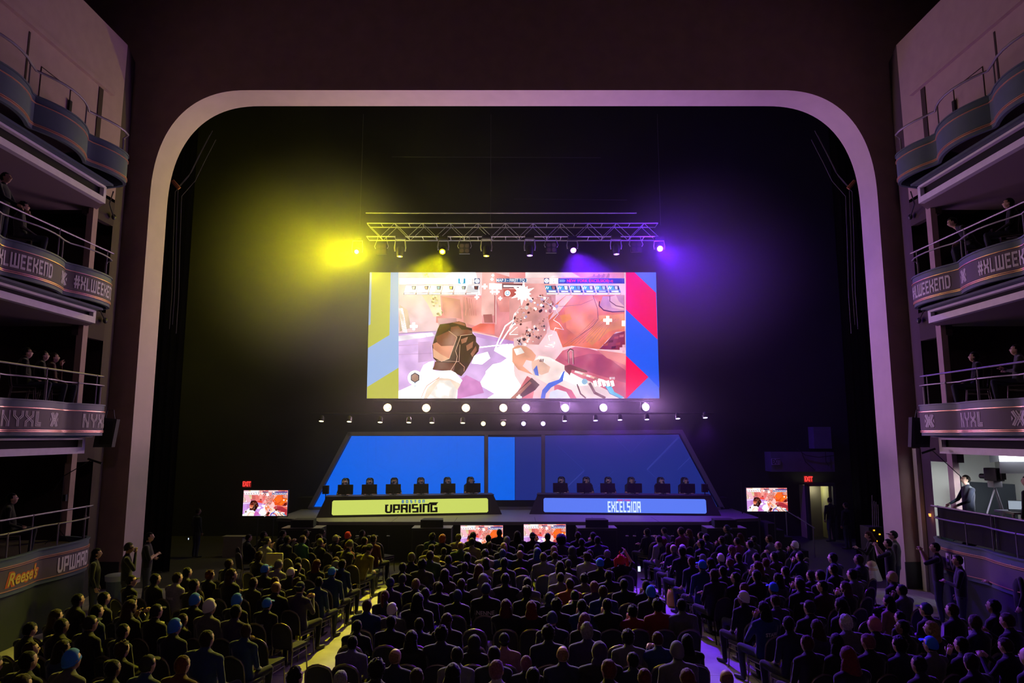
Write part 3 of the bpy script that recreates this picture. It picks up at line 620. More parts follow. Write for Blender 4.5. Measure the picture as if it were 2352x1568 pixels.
sh('6A3226', [(830, 1080), (1060, 1100), (1040, 1190), (810, 1165)]); ln('F6C8B0', [(985, 735), (1078, 805), (990, 1045), (900, 1080)], 5); ln('F6C8B0', [(1250, 770), (1120, 788), (1060, 960), (1080, 1020), (1070, 1080), (1005, 1180)], 5); ln('E0A088', [(1105, 1090), (1160, 1140), (1155, 1190)], 5); ln('E8B8A8', [(1110, 890), (1100, 1080), (850, 1070)], 4)
sh('FFFFFF', [(850, 1185), (1010, 1180), (1060, 1205), (1135, 1290), (1085, 1370), (1075, 1500), (400, 1500), (400, 1420), (600, 1330), (700, 1120), (760, 1085), (820, 1070), (800, 1170)]); sh('FCE0CC', [(870, 1260), (1000, 1270), (1120, 1330), (1080, 1400), (1060, 1500), (700, 1500), (740, 1380)]); sh('FFF6EE', [(880, 1290), (1000, 1290), (1080, 1400), (1060, 1500), (740, 1500)]); ln('E89A78', [(885, 1250), (740, 1350), (710, 1400), (668, 1500)], 9)
# head-up display (portraits kept as plain blobs)
shc('FFFFFF', 605, 1262, 82); sh('2B2E48', [(555, 1230), (605, 1200), (655, 1230), (655, 1290), (605, 1320), (555, 1290)]); sh('B08878', [(568, 1238), (605, 1214), (643, 1238), (643, 1284), (605, 1306), (568, 1284)]); sh('3A86C0', [(585, 1318), (622, 1318), (622, 1348), (604, 1362), (585, 1348)]); sh('F2F8FF', [(590, 1323), (617, 1323), (617, 1345), (604, 1355), (590, 1345)])
sh('FDFDFD', [(430, 143), (1240, 143), (1240, 207), (430, 210)]); sh('28B4E4', [(1088, 144), (1172, 144), (1172, 203), (1088, 203)]); sh('FFFFFF', [(1112, 148), (1150, 148), (1150, 188), (1131, 203), (1112, 188)])
sh('3C5486', [(1273, 143), (1333, 143), (1333, 203), (1273, 203)]); shc('FFFFFF', 1303, 173, 24); shc('3C5486', 1303, 173, 17); [ln('FFFFFF', [(1290, 160), (1316, 186)], 7), ln('FFFFFF', [(1290, 186), (1316, 160)], 7)]
for i in range(6):
    x = 492 + i * 140; sh('FAF6FA', [(x + 12, 226), (x + 142, 226), (x + 120, 302), (x - 8, 302)]); sh('4A3A52', [(x + 68 + 8, 230), (x + 128, 228), (x + 118, 272), (x + 82, 268)]); sh(('F0D8DC', 'F8B8A8', '9CC8E0', 'E8D070', 'C8D0B8', '8A4A3A')[i], [(x + 84, 236), (x + 112, 236), (x + 108, 266), (x + 86, 262)])
    sh('3A3048', [(x - 12, 306), (x + 122, 306), (x + 118, 326), (x - 16, 326)]); sh('FFFFFF', [(x - 6, 310), (x + 116, 310), (x + 113, 321), (x - 9, 321)])
    x = 400 + i * 141; sh('35AEE0', [(x + 0, 226), (x + 122, 226), (x + 142, 276), (x + 12, 276)], B_); sh('2C2A48', [(x + 66, 228), (x + 124, 228), (x + 130, 272), (x + 82, 272)], B_); sh(('C08060', 'E8E0F0', '60A8C0', 'F0D8F0', 'A8C8E8', 'D8D8C8')[i], [(x + 78, 232), (x + 110, 232), (x + 112, 268), (x + 86, 268)], B_)
    sh('2350A8', [(x + 12, 278), (x + 140, 278), (x + 150, 304), (x + 22, 304)], B_); sh('E8F0FF', [(x + 40, 284), (x + 118, 284), (x + 122, 299), (x + 44, 299)], B_); sh('402830', [(x + 10, 307), (x + 142, 307), (x + 146, 326), (x + 14, 326)], B_); sh('FFFFFF', [(x + 16, 311), (x + 138, 311), (x + 140, 321), (x + 18, 321)], B_)
    ln('FFFFFF', [(x + 10, 262), (x + 22, 236)], 6, B_); ln('FFFFFF', [(x + 30, 262), (x + 40, 240)], 6, B_)
sh('3E6AA0', [(1525, 145), (1862, 145), (1862, 188), (1525, 188)]); sh('6A3038', [(1585, 200), (1820, 205), (1820, 255), (1585, 255)]); sh('FFFFFF', [(1600, 222), (1800, 225), (1800, 240), (1600, 238)]); sh('C85C50', [(1600, 265), (1770, 265), (1770, 350), (1600, 350)]); shc('FFFFFF', 1645, 312, 32); shc('7CB8E0', 1645, 312, 24); sh('FFFFFF', [(1645, 290), (1660, 318), (1630, 318)])
sh('FFFFFF', [(1440, 200), (1580, 205), (1580, 270), (1440, 265)]); [plus('FFFFFF', x, y, s_) for x, y, s_ in ((590, 683, 85), (1388, 235, 60), (1475, 295, 50), (1525, 295, 60), (1563, 368, 42), (1480, 110, 30), (1470, 155, 34), (1300, 355, 50))]; [plus('FFFFFF', x, y, s_, B_) for x, y, s_ in ((1105, 615, 95), (110, 1480, 56))]
sh('F8B8C4', [(1270, 890), (1300, 890), (1300, 980), (1270, 980)], B_); sh('F8B8C4', [(1240, 920), (1310, 920), (1310, 955), (1240, 955)], B_); sh('FFFFFF', [(1265, 620), (1300, 620), (1300, 680), (1265, 680)], B_)
sh('2C4C94', [(390, 143), (445, 143), (445, 203), (390, 203)], B_); shc('FFFFFF', 418, 172, 24, B_); shc('2C4C94', 418, 172, 18, B_); shc('FFFFFF', 418, 172, 11, B_); sh('FDFDFD', [(452, 143), (547, 143), (547, 203), (452, 203)], B_); sh('0F3CA8', [(550, 143), (1293, 143), (1295, 203), (550, 203)], B_)
for i in range(4): ln('9CE0E8', [(560 + i * 16, 158), (576 + i * 16, 172), (560 + i * 16, 188)], 5, B_)
for i in range(12):                      # white burst
    a = i * math.pi / 6 + .1; r_ = 140 if i % 2 else 95; sh('FFFFFF', [(150 + 60 * math.cos(a - .35), 310 + 60 * math.sin(a - .35)), (150 + r_ * math.cos(a), 310 + r_ * math.sin(a)), (150 + 60 * math.cos(a + .35), 310 + 60 * math.sin(a + .35))], B_)
shc('FFFFFF', 150, 310, 75, B_)
GAME = SH; SH = []
FULLR = [(842, 915), (849, 625.3), (1507, 625.3), (1514, 915)]
sh('9DB9E8', [(1.0 * x, y) for x, y in ((849.3, 625.3), (917.5, 625.3), (917.5, 914.7), (842.3, 914.7))], idt)
sh('C0C04E', [(118, 75), (330, 75), (316, 780), (73, 927), (80, 672), (103, 660)]); sh('C0C04E', [(65, 1365), (430, 1140), (430, 1493), (62, 1493)])
sh('4474EE', [(1290, 75), (1650, 75), (1688, 1492), (1290, 1492)], B_); sh('FF0038', [(1280, 75), (1408, 75), (1650, 305), (1668, 830), (1280, 462)], B_)
sh('005CF2', [(1280, 462), (1668, 830), (1688, 1375), (1565, 1252), (1280, 980)], B_); sh('FF0038', [(1280, 980), (1565, 1252), (1320, 1492), (1280, 1492)], B_)
SIDE = SH
MAXL = max(g[2] for g in GAME)
def clip_poly(pts, x0, x1, z0, z1):
    for ax, lim, sgn in ((0, x0, 1), (0, x1, -1), (1, z0, 1), (1, z1, -1)):
        out = []
        for i in range(len(pts)):
            a, b = pts[i - 1], pts[i]; ia = (a[ax] - lim) * sgn >= 0; ib = (b[ax] - lim) * sgn >= 0
            if ia != ib:
                t = (lim - a[ax]) / (b[ax] - a[ax]); out.append((a[0] + (b[0] - a[0]) * t, a[1] + (b[1] - a[1]) * t))
            if ib: out.append(b)
        pts = out
        if len(pts) < 3: return []
    return pts
def tri_face(pts):                       # ear clip via mathutils (keeps colours per triangle)
    from mathutils.geometry import tessellate_polygon
    return tessellate_polygon([[Vector((p[0], p[1], 0)) for p in pts]])
TXT = [('MAP 3 - FIRST TO 3', A_(1693, 167), 7.4, 'FFFFFF', .2), ('NEW YORK EXCELSIOR', B_(880, 173), 7.9, 'FF2A50', .16), ('[1-0]', B_(1135, 175), 5.4, 'FF2A50', .16), ('2', B_(499, 173), 8.5, '24305A', .05), ('0', A_(1219, 172), 8.5, '24305A', .05), ('HP', A_(850, 1216), 5., '6A9AD0', .1), ('8/10', B_(1155, 1268), 6., 'FFFFFF', .15)]
def hot(c): k = 1 + 2.6 * max(0, min(1, (min(c) - .84) / .14)); return tuple(x * k for x in c)   # whites are brighter than the picture can show
def split(t, m):
    e = [math.dist(t[i], t[(i + 1) % 3]) for i in range(3)]; k = e.index(max(e))
    if e[k] <= m: return [t]
    a, b, c = t[k], t[(k + 1) % 3], t[(k + 2) % 3]; h = ((a[0] + b[0]) / 2, (a[1] + b[1]) / 2)
    return split([a, h, c], m) + split([h, b, c], m)
def shade(x, y, c, L):                  # soft painterly variation inside each shape of the picture
    n1 = noise.noise(Vector((x / 34, y / 34, L * .37))); n2 = noise.noise(Vector((x / 12, y / 12, 9 + L * .37)))
    if min(c) > .93: return hot(c)
    k = 1 + .34 * n1 + .16 * n2; w = max(0, n1) * .22; c = tuple(min(1.15, v * k * (1 - w) + w * u) for v, u in zip(c, (1.05, .86, .84)))
    return hot(c)
def picture(tag_, fn, game_clip=None, side=False, text=True, k=.0002):
    """all shapes as thin layers of one lit picture; fn(px, py, layer) -> world"""
    mb = MB(); tb = MB()
    items = [(0, s_) for s_ in (SIDE if side else [])] + [(1, s_) for s_ in GAME]
    for L, (gi, (c, pts, ly)) in enumerate(items):
        if gi: pts = clip_poly(pts, G0, G1, G2, G3)
        if len(pts) < 3: continue
        for t in tri_face(pts):
            q = [pts[i] for i in t]
            ar = (q[1][0] - q[0][0]) * (q[2][1] - q[0][1]) - (q[2][0] - q[0][0]) * (q[1][1] - q[0][1])
            if abs(ar) < .02: continue
            if ar < 0: q = [q[0], q[2], q[1]]
            q = q[::-1]
            # big shapes light the hall, the tiny ones only show
            if not (side and gi): mb.add([fn(x, y, L) for x, y in q], [(0, 1, 2)], 0 if abs(ar) > 1500 and side else 1, hot(c) if side else tuple(1.25 * v ** 1.5 for v in c)); continue
            for t3 in split(q, 13.): mb.add([fn(x, y, L) for x, y in t3], [(0, 1, 2)], 1, tuple(shade(x, y, c, L) for x, y in t3))
    if text:
        for s_, (x, y), h, c, b in TXT:
            g = font_mb(s_, h * 1.25, b * 1.2, xs=.92); 
            base = len(mb.v); g2 = MB()
            for f in g.f:
                mb.add([fn(x + g.v[i][0], y - g.v[i][1], len(items) + 4) for i in f], [list(range(len(f)))], 1, hx(c))
    return mb
YC = 30.9
scr = mat('screen_light', (.0, .0, .0), .4, emit=(1, 1, 1), es=1.0, attr=True)
scrn = mat('screen_detail', (.0, .0, .0), .4, emit=(1, 1, 1), es=1.0, attr=True, sampling='NONE')
c0 = P(1178, 915, YC)
root = empty('giant_screen', (0, YC, P(1178, 915, YC).z), label='giant bright screen hanging above the stage showing a pink and orange game', cat='screen')
picture('main', lambda x, y, L: (lambda p: (p.x, YC - .00006 * L, p.z))(P(x, y, YC)), side=True).build('picture', [scr, scrn], root)
mb = MB(); q = [P(842, 915, YC), P(849, 625.2, YC), P(1507, 625.2, YC), P(1514, 915, YC)]; mb.prism([(p.x, YC + .02, p.z) for p in q], (0, .12, 0)); mb.build('panel_housing', mat('housing', (.02, .02, .02), .6), root)
mb = MB(); zt = P(1178, 625, YC).z
for x in np.linspace(-6.3, 6.5, 11): mb.tube([(x, YC + .3, zt + .02), (x, YC + .3, P(1178, 915, YC).z)], .03, 6)
for z in (zt - .1, zt - 3, zt - 5.8): mb.tube([(-6.6, YC + .3, z), (6.7, YC + .3, z)], .03, 6)
mb.build('back_frame', dkmetal, root)
# ---- television sets
tvf = mat('tv_bezel', (.01, .01, .012), .35)
scr2 = mat('tv_light', (0, 0, 0), .4, emit=(1, 1, 1), es=.9, attr=True); scr2n = mat('tv_detail', (0, 0, 0), .4, emit=(1, 1, 1), es=.9, attr=True, sampling='NONE')
def tv(x0, x1, y0, y1, D, label, stand, group):
    a, b = P(x0, y0, D), P(x1, y1, D); cx = (a.x + b.x) / 2; w = b.x - a.x; h = w * 9 / 16; zc = (a.z + b.z) / 2
    r = empty('television', (cx, D, 0), 0, label, 'television', group)
    fn = lambda x, y, L: ((x - G0) / (G1 - G0) * w - w / 2, -.00004 * L, zc + h / 2 - (y - G2) / (G3 - G2) * h)
    picture('tv', fn, text=False).build('picture', [scr2, scr2n], r, loc=(0, 0, 0))
    MB().bevbox(-w / 2 - .025, w / 2 + .025, .004, .07, zc - h / 2 - .03, zc + h / 2 + .025, .008).build('bezel', tvf, r, loc=(0, 0, 0))
    MB().bevbox(-.02, .02, -.003, .01, zc - h / 2 - .025, zc - h / 2 - .012, .002).build('power_light', mat('led_white', (1, 1, 1), .5, emit=(1, 1, 1), es=1, sampling='NONE'), r, loc=(0, 0, 0))
    mb = MB()
    for s_ in (-.3, .3): mb.tube([(s_, .12, 0), (s_, .12, zc)], .025, 6)
    for z in (.04, zc - h / 2 - .1): mb.tube([(-.45, .12, z), (.45, .12, z)], .02, 6)
    for s_ in (-.4, .4): mb.tube([(s_, -.3, .03), (s_, .5, .03)], .025, 6)
    mb.build('stand', dkmetal, r, loc=(0, 0, 0))
tv(560, 659, 1127.5, 1182.5, 26.9, 'television on a stand left of the stage showing the game', 1, 'televisions')
tv(1714, 1810, 1119.5, 1174.5, 26.9, 'television on a stand right of the stage showing the game', 1, 'televisions')
tv(1058, 1155, 1207, 1262, 26.25, 'left one of two low televisions in front of the stage', 0, 'televisions')
tv(1203, 1300, 1204, 1259, 26.25, 'right one of two low televisions in front of the stage', 0, 'televisions')

# ================================================================== people
SKIN = [mat('skin_' + n_, c_, .55) for n_, c_ in (('light', (.55, .34, .26)), ('tan', (.40, .23, .16)), ('brown', (.20, .11, .07)))]
CL = {'black': '131317', 'charcoal': '26272C', 'grey': '77747C', 'white': 'D2CED4', 'navy': '1B2444', 'blue': '1E4690', 'teal': '22505C', 'teal_green': '3E8C84', 'green': '3F6B3C', 'olive': '4A4A28',
      'brown': '4A2E1E', 'maroon': '6A1F22', 'red': 'B02A26', 'orange': 'C8641E', 'yellow': 'C8BC3A', 'cream': 'B8AE88', 'purple': '4A3470', 'lilac': '8478B4', 'magenta': 'A02468', 'pink': 'C890A0', 'beige': 'B0A468', 'tan': '9A7A5A'}
def dim(s_, k): return tuple(x * k for x in hexc(s_))
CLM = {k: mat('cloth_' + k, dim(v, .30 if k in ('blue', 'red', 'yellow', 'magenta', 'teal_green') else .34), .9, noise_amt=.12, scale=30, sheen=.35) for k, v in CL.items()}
HC = {'black': '0C0A0B', 'darkbrown': '1C120D', 'brown': '3A2417', 'auburn': '5A2618', 'darkred': '47161A', 'red': '6A2012', 'orange': '9A4A18', 'blond': 'A08452', 'tan': '8A6A48', 'grey': '8A868A', 'white': 'D8D2D8', 'pink': '7A4654', 'blue': '1C3C90', 'purple': '7A5AA8', 'olive': '4A4826', 'red_': 'B02020', 'green': '3F6B3C'}
HM = {k: mat('hair_' + k, dim(v, .6), .72, noise_amt=.35, scale=45, spec=.2, sheen=.2, bump=.45) for k, v in HC.items()}
shoe = mat('shoe_dark', (.03, .03, .035), .6); jeans = mat('trousers_dark', (.03, .035, .06), .9); eyem = mat('eye_dark', (.01, .01, .01), .3)
BODY_SLOTS = 5                            # skin, top, trousers, shoes, eyes
def cap_pts(a, b, n=3): return [Vector(a).lerp(Vector(b), i / n) for i in range(n + 1)]
class Fig:
    """limb segments with radii, grown into one continuous skin by a voxel remesh"""
    def __init__(s): s.seg = []; s.rings = []; s.hands = []; s.head = None
    def limb(s, a, b, ra, rb, m): s.seg.append((Vector(a), Vector(b), ra, rb, m))
    def torso(s, rings, m, tm=2): s.rings.append((rings, m))   # (centre, half width, half depth)
    def mesh(s, voxel=.0145):
        mb = MB()
        for a, b, ra, rb, m in s.seg:
            d = (b - a); L = d.length; dn = d.normalized() if L > 1e-6 else Vector((0, 0, 1)); pts = []; rr = []
            for k in (-1, -.8, -.4, 0): pts.append(a + dn * ra * k); rr.append(ra * math.sqrt(max(.02, 1 - k * k)))
            for k in (0, .4, .8, 1): pts.append(b + dn * rb * k); rr.append(rb * math.sqrt(max(.02, 1 - k * k)))
            mb.tube(pts, rr, 12)
        for rings, m in s.rings:
            o = len(mb.v); n = 18
            for c, w, d, ang in rings:
                for k in range(n):
                    q = 2 * math.pi * k / n; x, y = w * math.cos(q), d * math.sin(q); cc, ss = math.cos(ang), math.sin(ang)
                    mb.v.append((c[0] + x * cc - y * ss, c[1] + x * ss + y * cc, c[2]))
            for i in range(len(rings) - 1):
                for k in range(n): mb.f.append([o + i * n + k, o + i * n + (k + 1) % n, o + (i + 1) * n + (k + 1) % n, o + (i + 1) * n + k]); mb.m.append(0); mb.c.append(None)
            mb.f.append([o + k for k in range(n)][::-1]); mb.f.append([o + (len(rings) - 1) * n + k for k in range(n)]); mb.m += [0, 0]; mb.c += [None, None]
        hc, hr = s.head
        def P_(v): return hc + hr @ Vector(v)
        h = MB(); h.ell((0, -.008, .018), (.080, .098, .102), nu=20, nv=14); h.ell((0, .022, -.045), (.052, .062, .068), nu=16, nv=10); h.ell((0, .045, -.012), (.058, .050, .06), nu=14, nv=10)
        h.tube([(0, .088, .022), (0, .108, -.012), (0, .09, -.028)], [.009, .017, .012], 8); h.ell((0, .082, -.058), (.022, .012, .008)); h.ell((0, .078, .042), (.045, .014, .01))
        for e in (-1, 1): h.ell((e * .078, -.008, .0), (.012, .022, .032))
        for v in h.v: pass
        mb.merge(h, Matrix.Translation(hc) @ hr.to_4x4())
        o = mb.build('tmp', []); 
        r = o.modifiers.new('r', 'REMESH'); r.mode = 'VOXEL'; r.voxel_size = voxel; r.adaptivity = .0
        sm = o.modifiers.new('s', 'SMOOTH'); sm.factor = .5; sm.iterations = 2
        bpy.context.view_layer.update(); dg = bpy.context.evaluated_depsgraph_get()
        me = bpy.data.meshes.new_from_object(o.evaluated_get(dg)); bpy.data.objects.remove(o)
        V = np.empty(len(me.vertices) * 3); me.vertices.foreach_get('co', V); V = V.reshape(-1, 3)
        fc = [list(p.vertices) for p in me.polygons]; cen = np.array([V[f].mean(0) for f in fc])
        best = np.full(len(cen), 1e9); mi = np.zeros(len(cen), int)
        def upd(d, m):
            k = d < best; best[k] = d[k]; mi[k] = m
        for a, b, ra, rb, m in s.seg:
            a_, b_ = np.array(a), np.array(b); ab = b_ - a_; t = np.clip(((cen - a_) @ ab) / max(1e-9, ab @ ab), 0, 1)
            upd(np.linalg.norm(cen - (a_ + t[:, None] * ab), axis=1) - (ra + (rb - ra) * t), m)
        for rings, m in s.rings:
            for i in range(len(rings) - 1):
                for t in (0, .5):
                    c = np.array(rings[i][0]) * (1 - t) + np.array(rings[i + 1][0]) * t; w = rings[i][1] * (1 - t) + rings[i + 1][1] * t; d_ = rings[i][2] * (1 - t) + rings[i + 1][2] * t
                    q = cen - c; upd(np.sqrt((q[:, 0] / w) ** 2 + (q[:, 1] / d_) ** 2 + (q[:, 2] / .07) ** 2) * min(w, d_) - min(w, d_), m)
        hd = np.linalg.norm(cen - np.array(hc), axis=1) - .105; upd(hd, 0)
        out = MB(); out.add([tuple(v) for v in V], fc); out.m = [int(x) for x in mi]
        bpy.data.meshes.remove(me)
        for e in (-1, 1): out.ell(P_((e * .031, .083, .020)), (.0105,) * 3, 4, 8, 6)
        for w, d, nrm, curl in s.hands: hand(out, Vector(w), Vector(d).normalized(), Vector(nrm).normalized(), curl)
        m2 = out.build('bodymesh', [SKIN[0], CLM['black'], jeans, shoe, eyem], smooth=True); me = m2.data; bpy.data.objects.remove(m2)
        return me
def hand(mb, w, d, n, curl=.4, m=0):     # wrist, pointing direction, back-of-hand normal
    s_ = d.cross(n).normalized(); n = s_.cross(d).normalized()
    mb.tube([w - d * .015, w + d * .03, w + d * .075, w + d * .09], [.026, .034, .038, .022], 8, m)
    for i, (o_, L, r_) in enumerate(((-.03, .072, .0088), (-.010, .08, .0092), (.010, .074, .009), (.029, .058, .008))):
        b = w + d * .082 + s_ * o_; c1 = (d - n * curl * .5).normalized(); c2 = (d - n * curl * 1.6).normalized()
        mb.tube([b, b + c1 * L * .5, b + c1 * L * .5 + c2 * L * .5], [r_, r_, r_ * .8], 6, m)
    t0 = w + d * .028 - s_ * .030; t1 = t0 + (d * .6 - s_ * .75 - n * .2).normalized() * .035; mb.tube([t0, t1, t1 + (d * .95 - s_ * .2 - n * .3).normalized() * .032], [.012, .0105, .009], 6, m)
def seated(pose='lap', wide=1.06, headyaw=0, tilt=8, sleeves=True, lean=0.):
    f = Fig(); ly = lean
    def L(z): return (z - .5) * ly       # forward lean
    f.torso([((0, -.01, .44), .165 * wide, .125, 0), ((0, -.01, .54), .18 * wide, .13, 0), ((0, -.02 + L(.70), .68), .16 * wide, .115 * wide, 0), ((0, -.045 + L(.84), .84), .178 * wide, .118 * wide, 0),
             ((0, -.055 + L(.98), .98), .205 * wide, .112, 0), ((0, -.05 + L(1.045), 1.045), .17 * wide, .092, 0), ((0, -.045 + L(1.09), 1.09), .10 * wide, .075, 0), ((0, -.04 + L(1.12), 1.12), .062, .062, 0)], 1)
    hy = .0 + L(1.2); hz = 1.215
    f.limb((0, -.045 + L(1.05), 1.03), (0, hy - .02, 1.15), .062, .058, 0)
    f.head = (Vector((0, hy, hz)), (Euler((R(tilt), 0, 0)).to_matrix() if not headyaw else (Euler((0, 0, R(headyaw))).to_matrix() @ Euler((R(tilt), 0, 0)).to_matrix())))
    fm = 1 if sleeves else 0
    sh_ = .195 * wide
    A = {'lap': [(.235, .02, .72), (.10, .24, .60)], 'fold': [(.24, .06, .76), (.02, .22, .80)], 'thigh': [(.25, -.02, .72), (.16, .22, .60)], 'type': [(.27, .12, .76), (.17, .38, .765)],
         'phone': [(.22, .12, .78), (.07, .32, .98)], 'chin': [(.20, .20, .72), (.06, .16, 1.05)], 'raise': [(.30, .08, 1.12), (.20, .16, 1.36)], 'up': [(.26, .16, 1.0), (.26, .22, 1.24)], 'rest': [(.25, .0, .72), (.2, .25, .66)]}
    for e in (-1, 1):
        p_ = pose if isinstance(pose, str) else pose[0 if e < 0 else 1]
        el, wr = A[p_]; s0 = Vector((e * sh_, -.05 + L(.98), 1.005)); el = Vector((e * el[0] * wide, el[1] + L(el[2]) - .02, el[2])); wr = Vector((e * wr[0], wr[1] + L(wr[2]), wr[2]))
        if p_ == 'fold': wr.x = -e * .03; wr.y += .03 * e; wr.z += .02 * e
        f.limb((e * .11 * wide, -.055 + L(.98), 1.035), s0, .062, .066, 1); f.limb(s0, el, .056, .045, 1); f.limb(el, wr, .041, .029, fm)
        d = wr - el; f.hands.append((wr + d.normalized() * .01, d, (0, -.2, 1) if p_ not in ('raise', 'up', 'chin', 'phone') else (e, -.6, .1), .9 if p_ in ('phone', 'chin', 'rest') else .45))
    for e in (-1, 1):
        kx = e * (.13 + .02 * wide); f.limb((e * .09, .02, .51), (kx, .44, .535), .088, .064, 2); f.limb((kx, .44, .53), (kx, .40, .10), .062, .043, 2); f.limb((kx, .39, .05), (kx + e * .02, .58, .038), .04, .036, 3)
    return f
def standing(pose='cross', wide=1.2, tilt=4, skirt_=False, sleeves=True):
    f = Fig()
    f.torso([((0, 0, .82), .16 * wide, .115, 0), ((0, 0, .95), .172 * wide, .12, 0), ((0, .0, 1.10), .15 * wide, .105 * wide, 0), ((0, -.01, 1.27), .175 * wide, .115 * wide, 0), ((0, -.02, 1.40), .195 * wide, .11, 0), ((0, -.02, 1.455), .15 * wide, .09, 0), ((0, -.015, 1.51), .062, .056, 0)], 1)
    f.limb((0, -.015, 1.48), (0, .0, 1.58), .056, .052, 0); f.head = (Vector((0, .02, 1.655)), Euler((R(tilt), 0, 0)).to_matrix())
    fm = 1 if sleeves else 0
    A = {'cross': [(.25, .08, 1.14), (-.06, .2, 1.18)], 'side': [(.25, -.02, 1.14), (.25, .06, .90)], 'mouth': [(.20, .14, 1.18), (.05, .16, 1.54)], 'phone': [(.20, .12, 1.16), (.06, .32, 1.28)], 'rail': [(.24, .12, 1.14), (.22, .36, 1.02)],
         'photo': [(.22, .2, 1.32), (.07, .3, 1.56)], 'hip': [(.32, -.02, 1.16), (.17, .06, 1.0)], 'hold': [(.22, .06, 1.14), (.1, .26, 1.2)]}
    for e in (-1, 1):
        p_ = pose if isinstance(pose, str) else pose[0 if e < 0 else 1]; el, wr = A[p_]; s0 = Vector((e * .185 * wide, -.02, 1.415)); el = Vector((e * el[0] * wide, el[1], el[2])); wr = Vector((e * wr[0], wr[1] + (.02 * e if p_ == 'cross' else 0), wr[2] + (.03 * e if p_ == 'cross' else 0)))
        f.limb((e * .12, -.02, 1.43), s0, .06, .068, 1); f.limb(s0, el, .062, .05, 1); f.limb(el, wr, .046, .031, fm); d = wr - el
        f.hands.append((wr + d.normalized() * .01, d, (e * .3, -.3, 1) if p_ in ('phone', 'rail', 'hold') else (e, -.3, .2), .8))
    if skirt_: f.torso([((0, 0, .42), .30, .27, 0), ((0, 0, .65), .24, .2, 0), ((0, 0, .95), .15, .12, 0)], 2)
    for e in (-1, 1):
        f.limb((e * .095, 0, .88), (e * .115, .02, .50), .102, .072, 2 if not skirt_ else 0); f.limb((e * .105, .02, .50), (e * .12, -.02, .10), .07, .052, 2 if not skirt_ else 0); f.limb((e * .11, -.03, .05), (e * .13, .15, .038), .04, .036, 3)
    return f
BODIES = {}
SPEC = {'lap': lambda: seated('lap'), 'lapshort': lambda: seated('thigh', sleeves=False), 'fold': lambda: seated('fold'), 'wide': lambda: seated('thigh', 1.22), 'slim': lambda: seated('lap', .94),
        'widefold': lambda: seated('fold', 1.18), 'lookr': lambda: seated('lap', 1., -22), 'lookl': lambda: seated('lap', 1., 24), 'phone': lambda: seated('phone', tilt=-12), 'lean': lambda: seated('rest', 1.05, lean=.35, tilt=0), 'bent': lambda: seated('rest', 1.1, lean=.62, tilt=-18),
        'raise': lambda: seated(('lap', 'raise'), sleeves=False), 'point': lambda: seated(('up', 'lap'), sleeves=False), 'chin': lambda: seated(('chin', 'lap')), 'player': lambda: seated('type', 1.0, tilt=-4, sleeves=False),
        'stand_cross': lambda: standing('cross', sleeves=False), 'stand_side': lambda: standing('side'), 'stand_mouth': lambda: standing(('side', 'mouth')), 'stand_phone': lambda: standing('phone', 1.05), 'stand_skirt': lambda: standing('phone', .85, skirt_=True, tilt=-15),
        'stand_rail': lambda: standing('rail', 1.2), 'stand_photo': lambda: standing('photo', 1.15, sleeves=False), 'stand_hold': lambda: standing(('hold', 'side'))}
HEAD = {}
def body(kind):
    if kind not in BODIES: f = SPEC[kind](); BODIES[kind] = f.mesh(); HEAD[kind] = f.head
    return BODIES[kind]
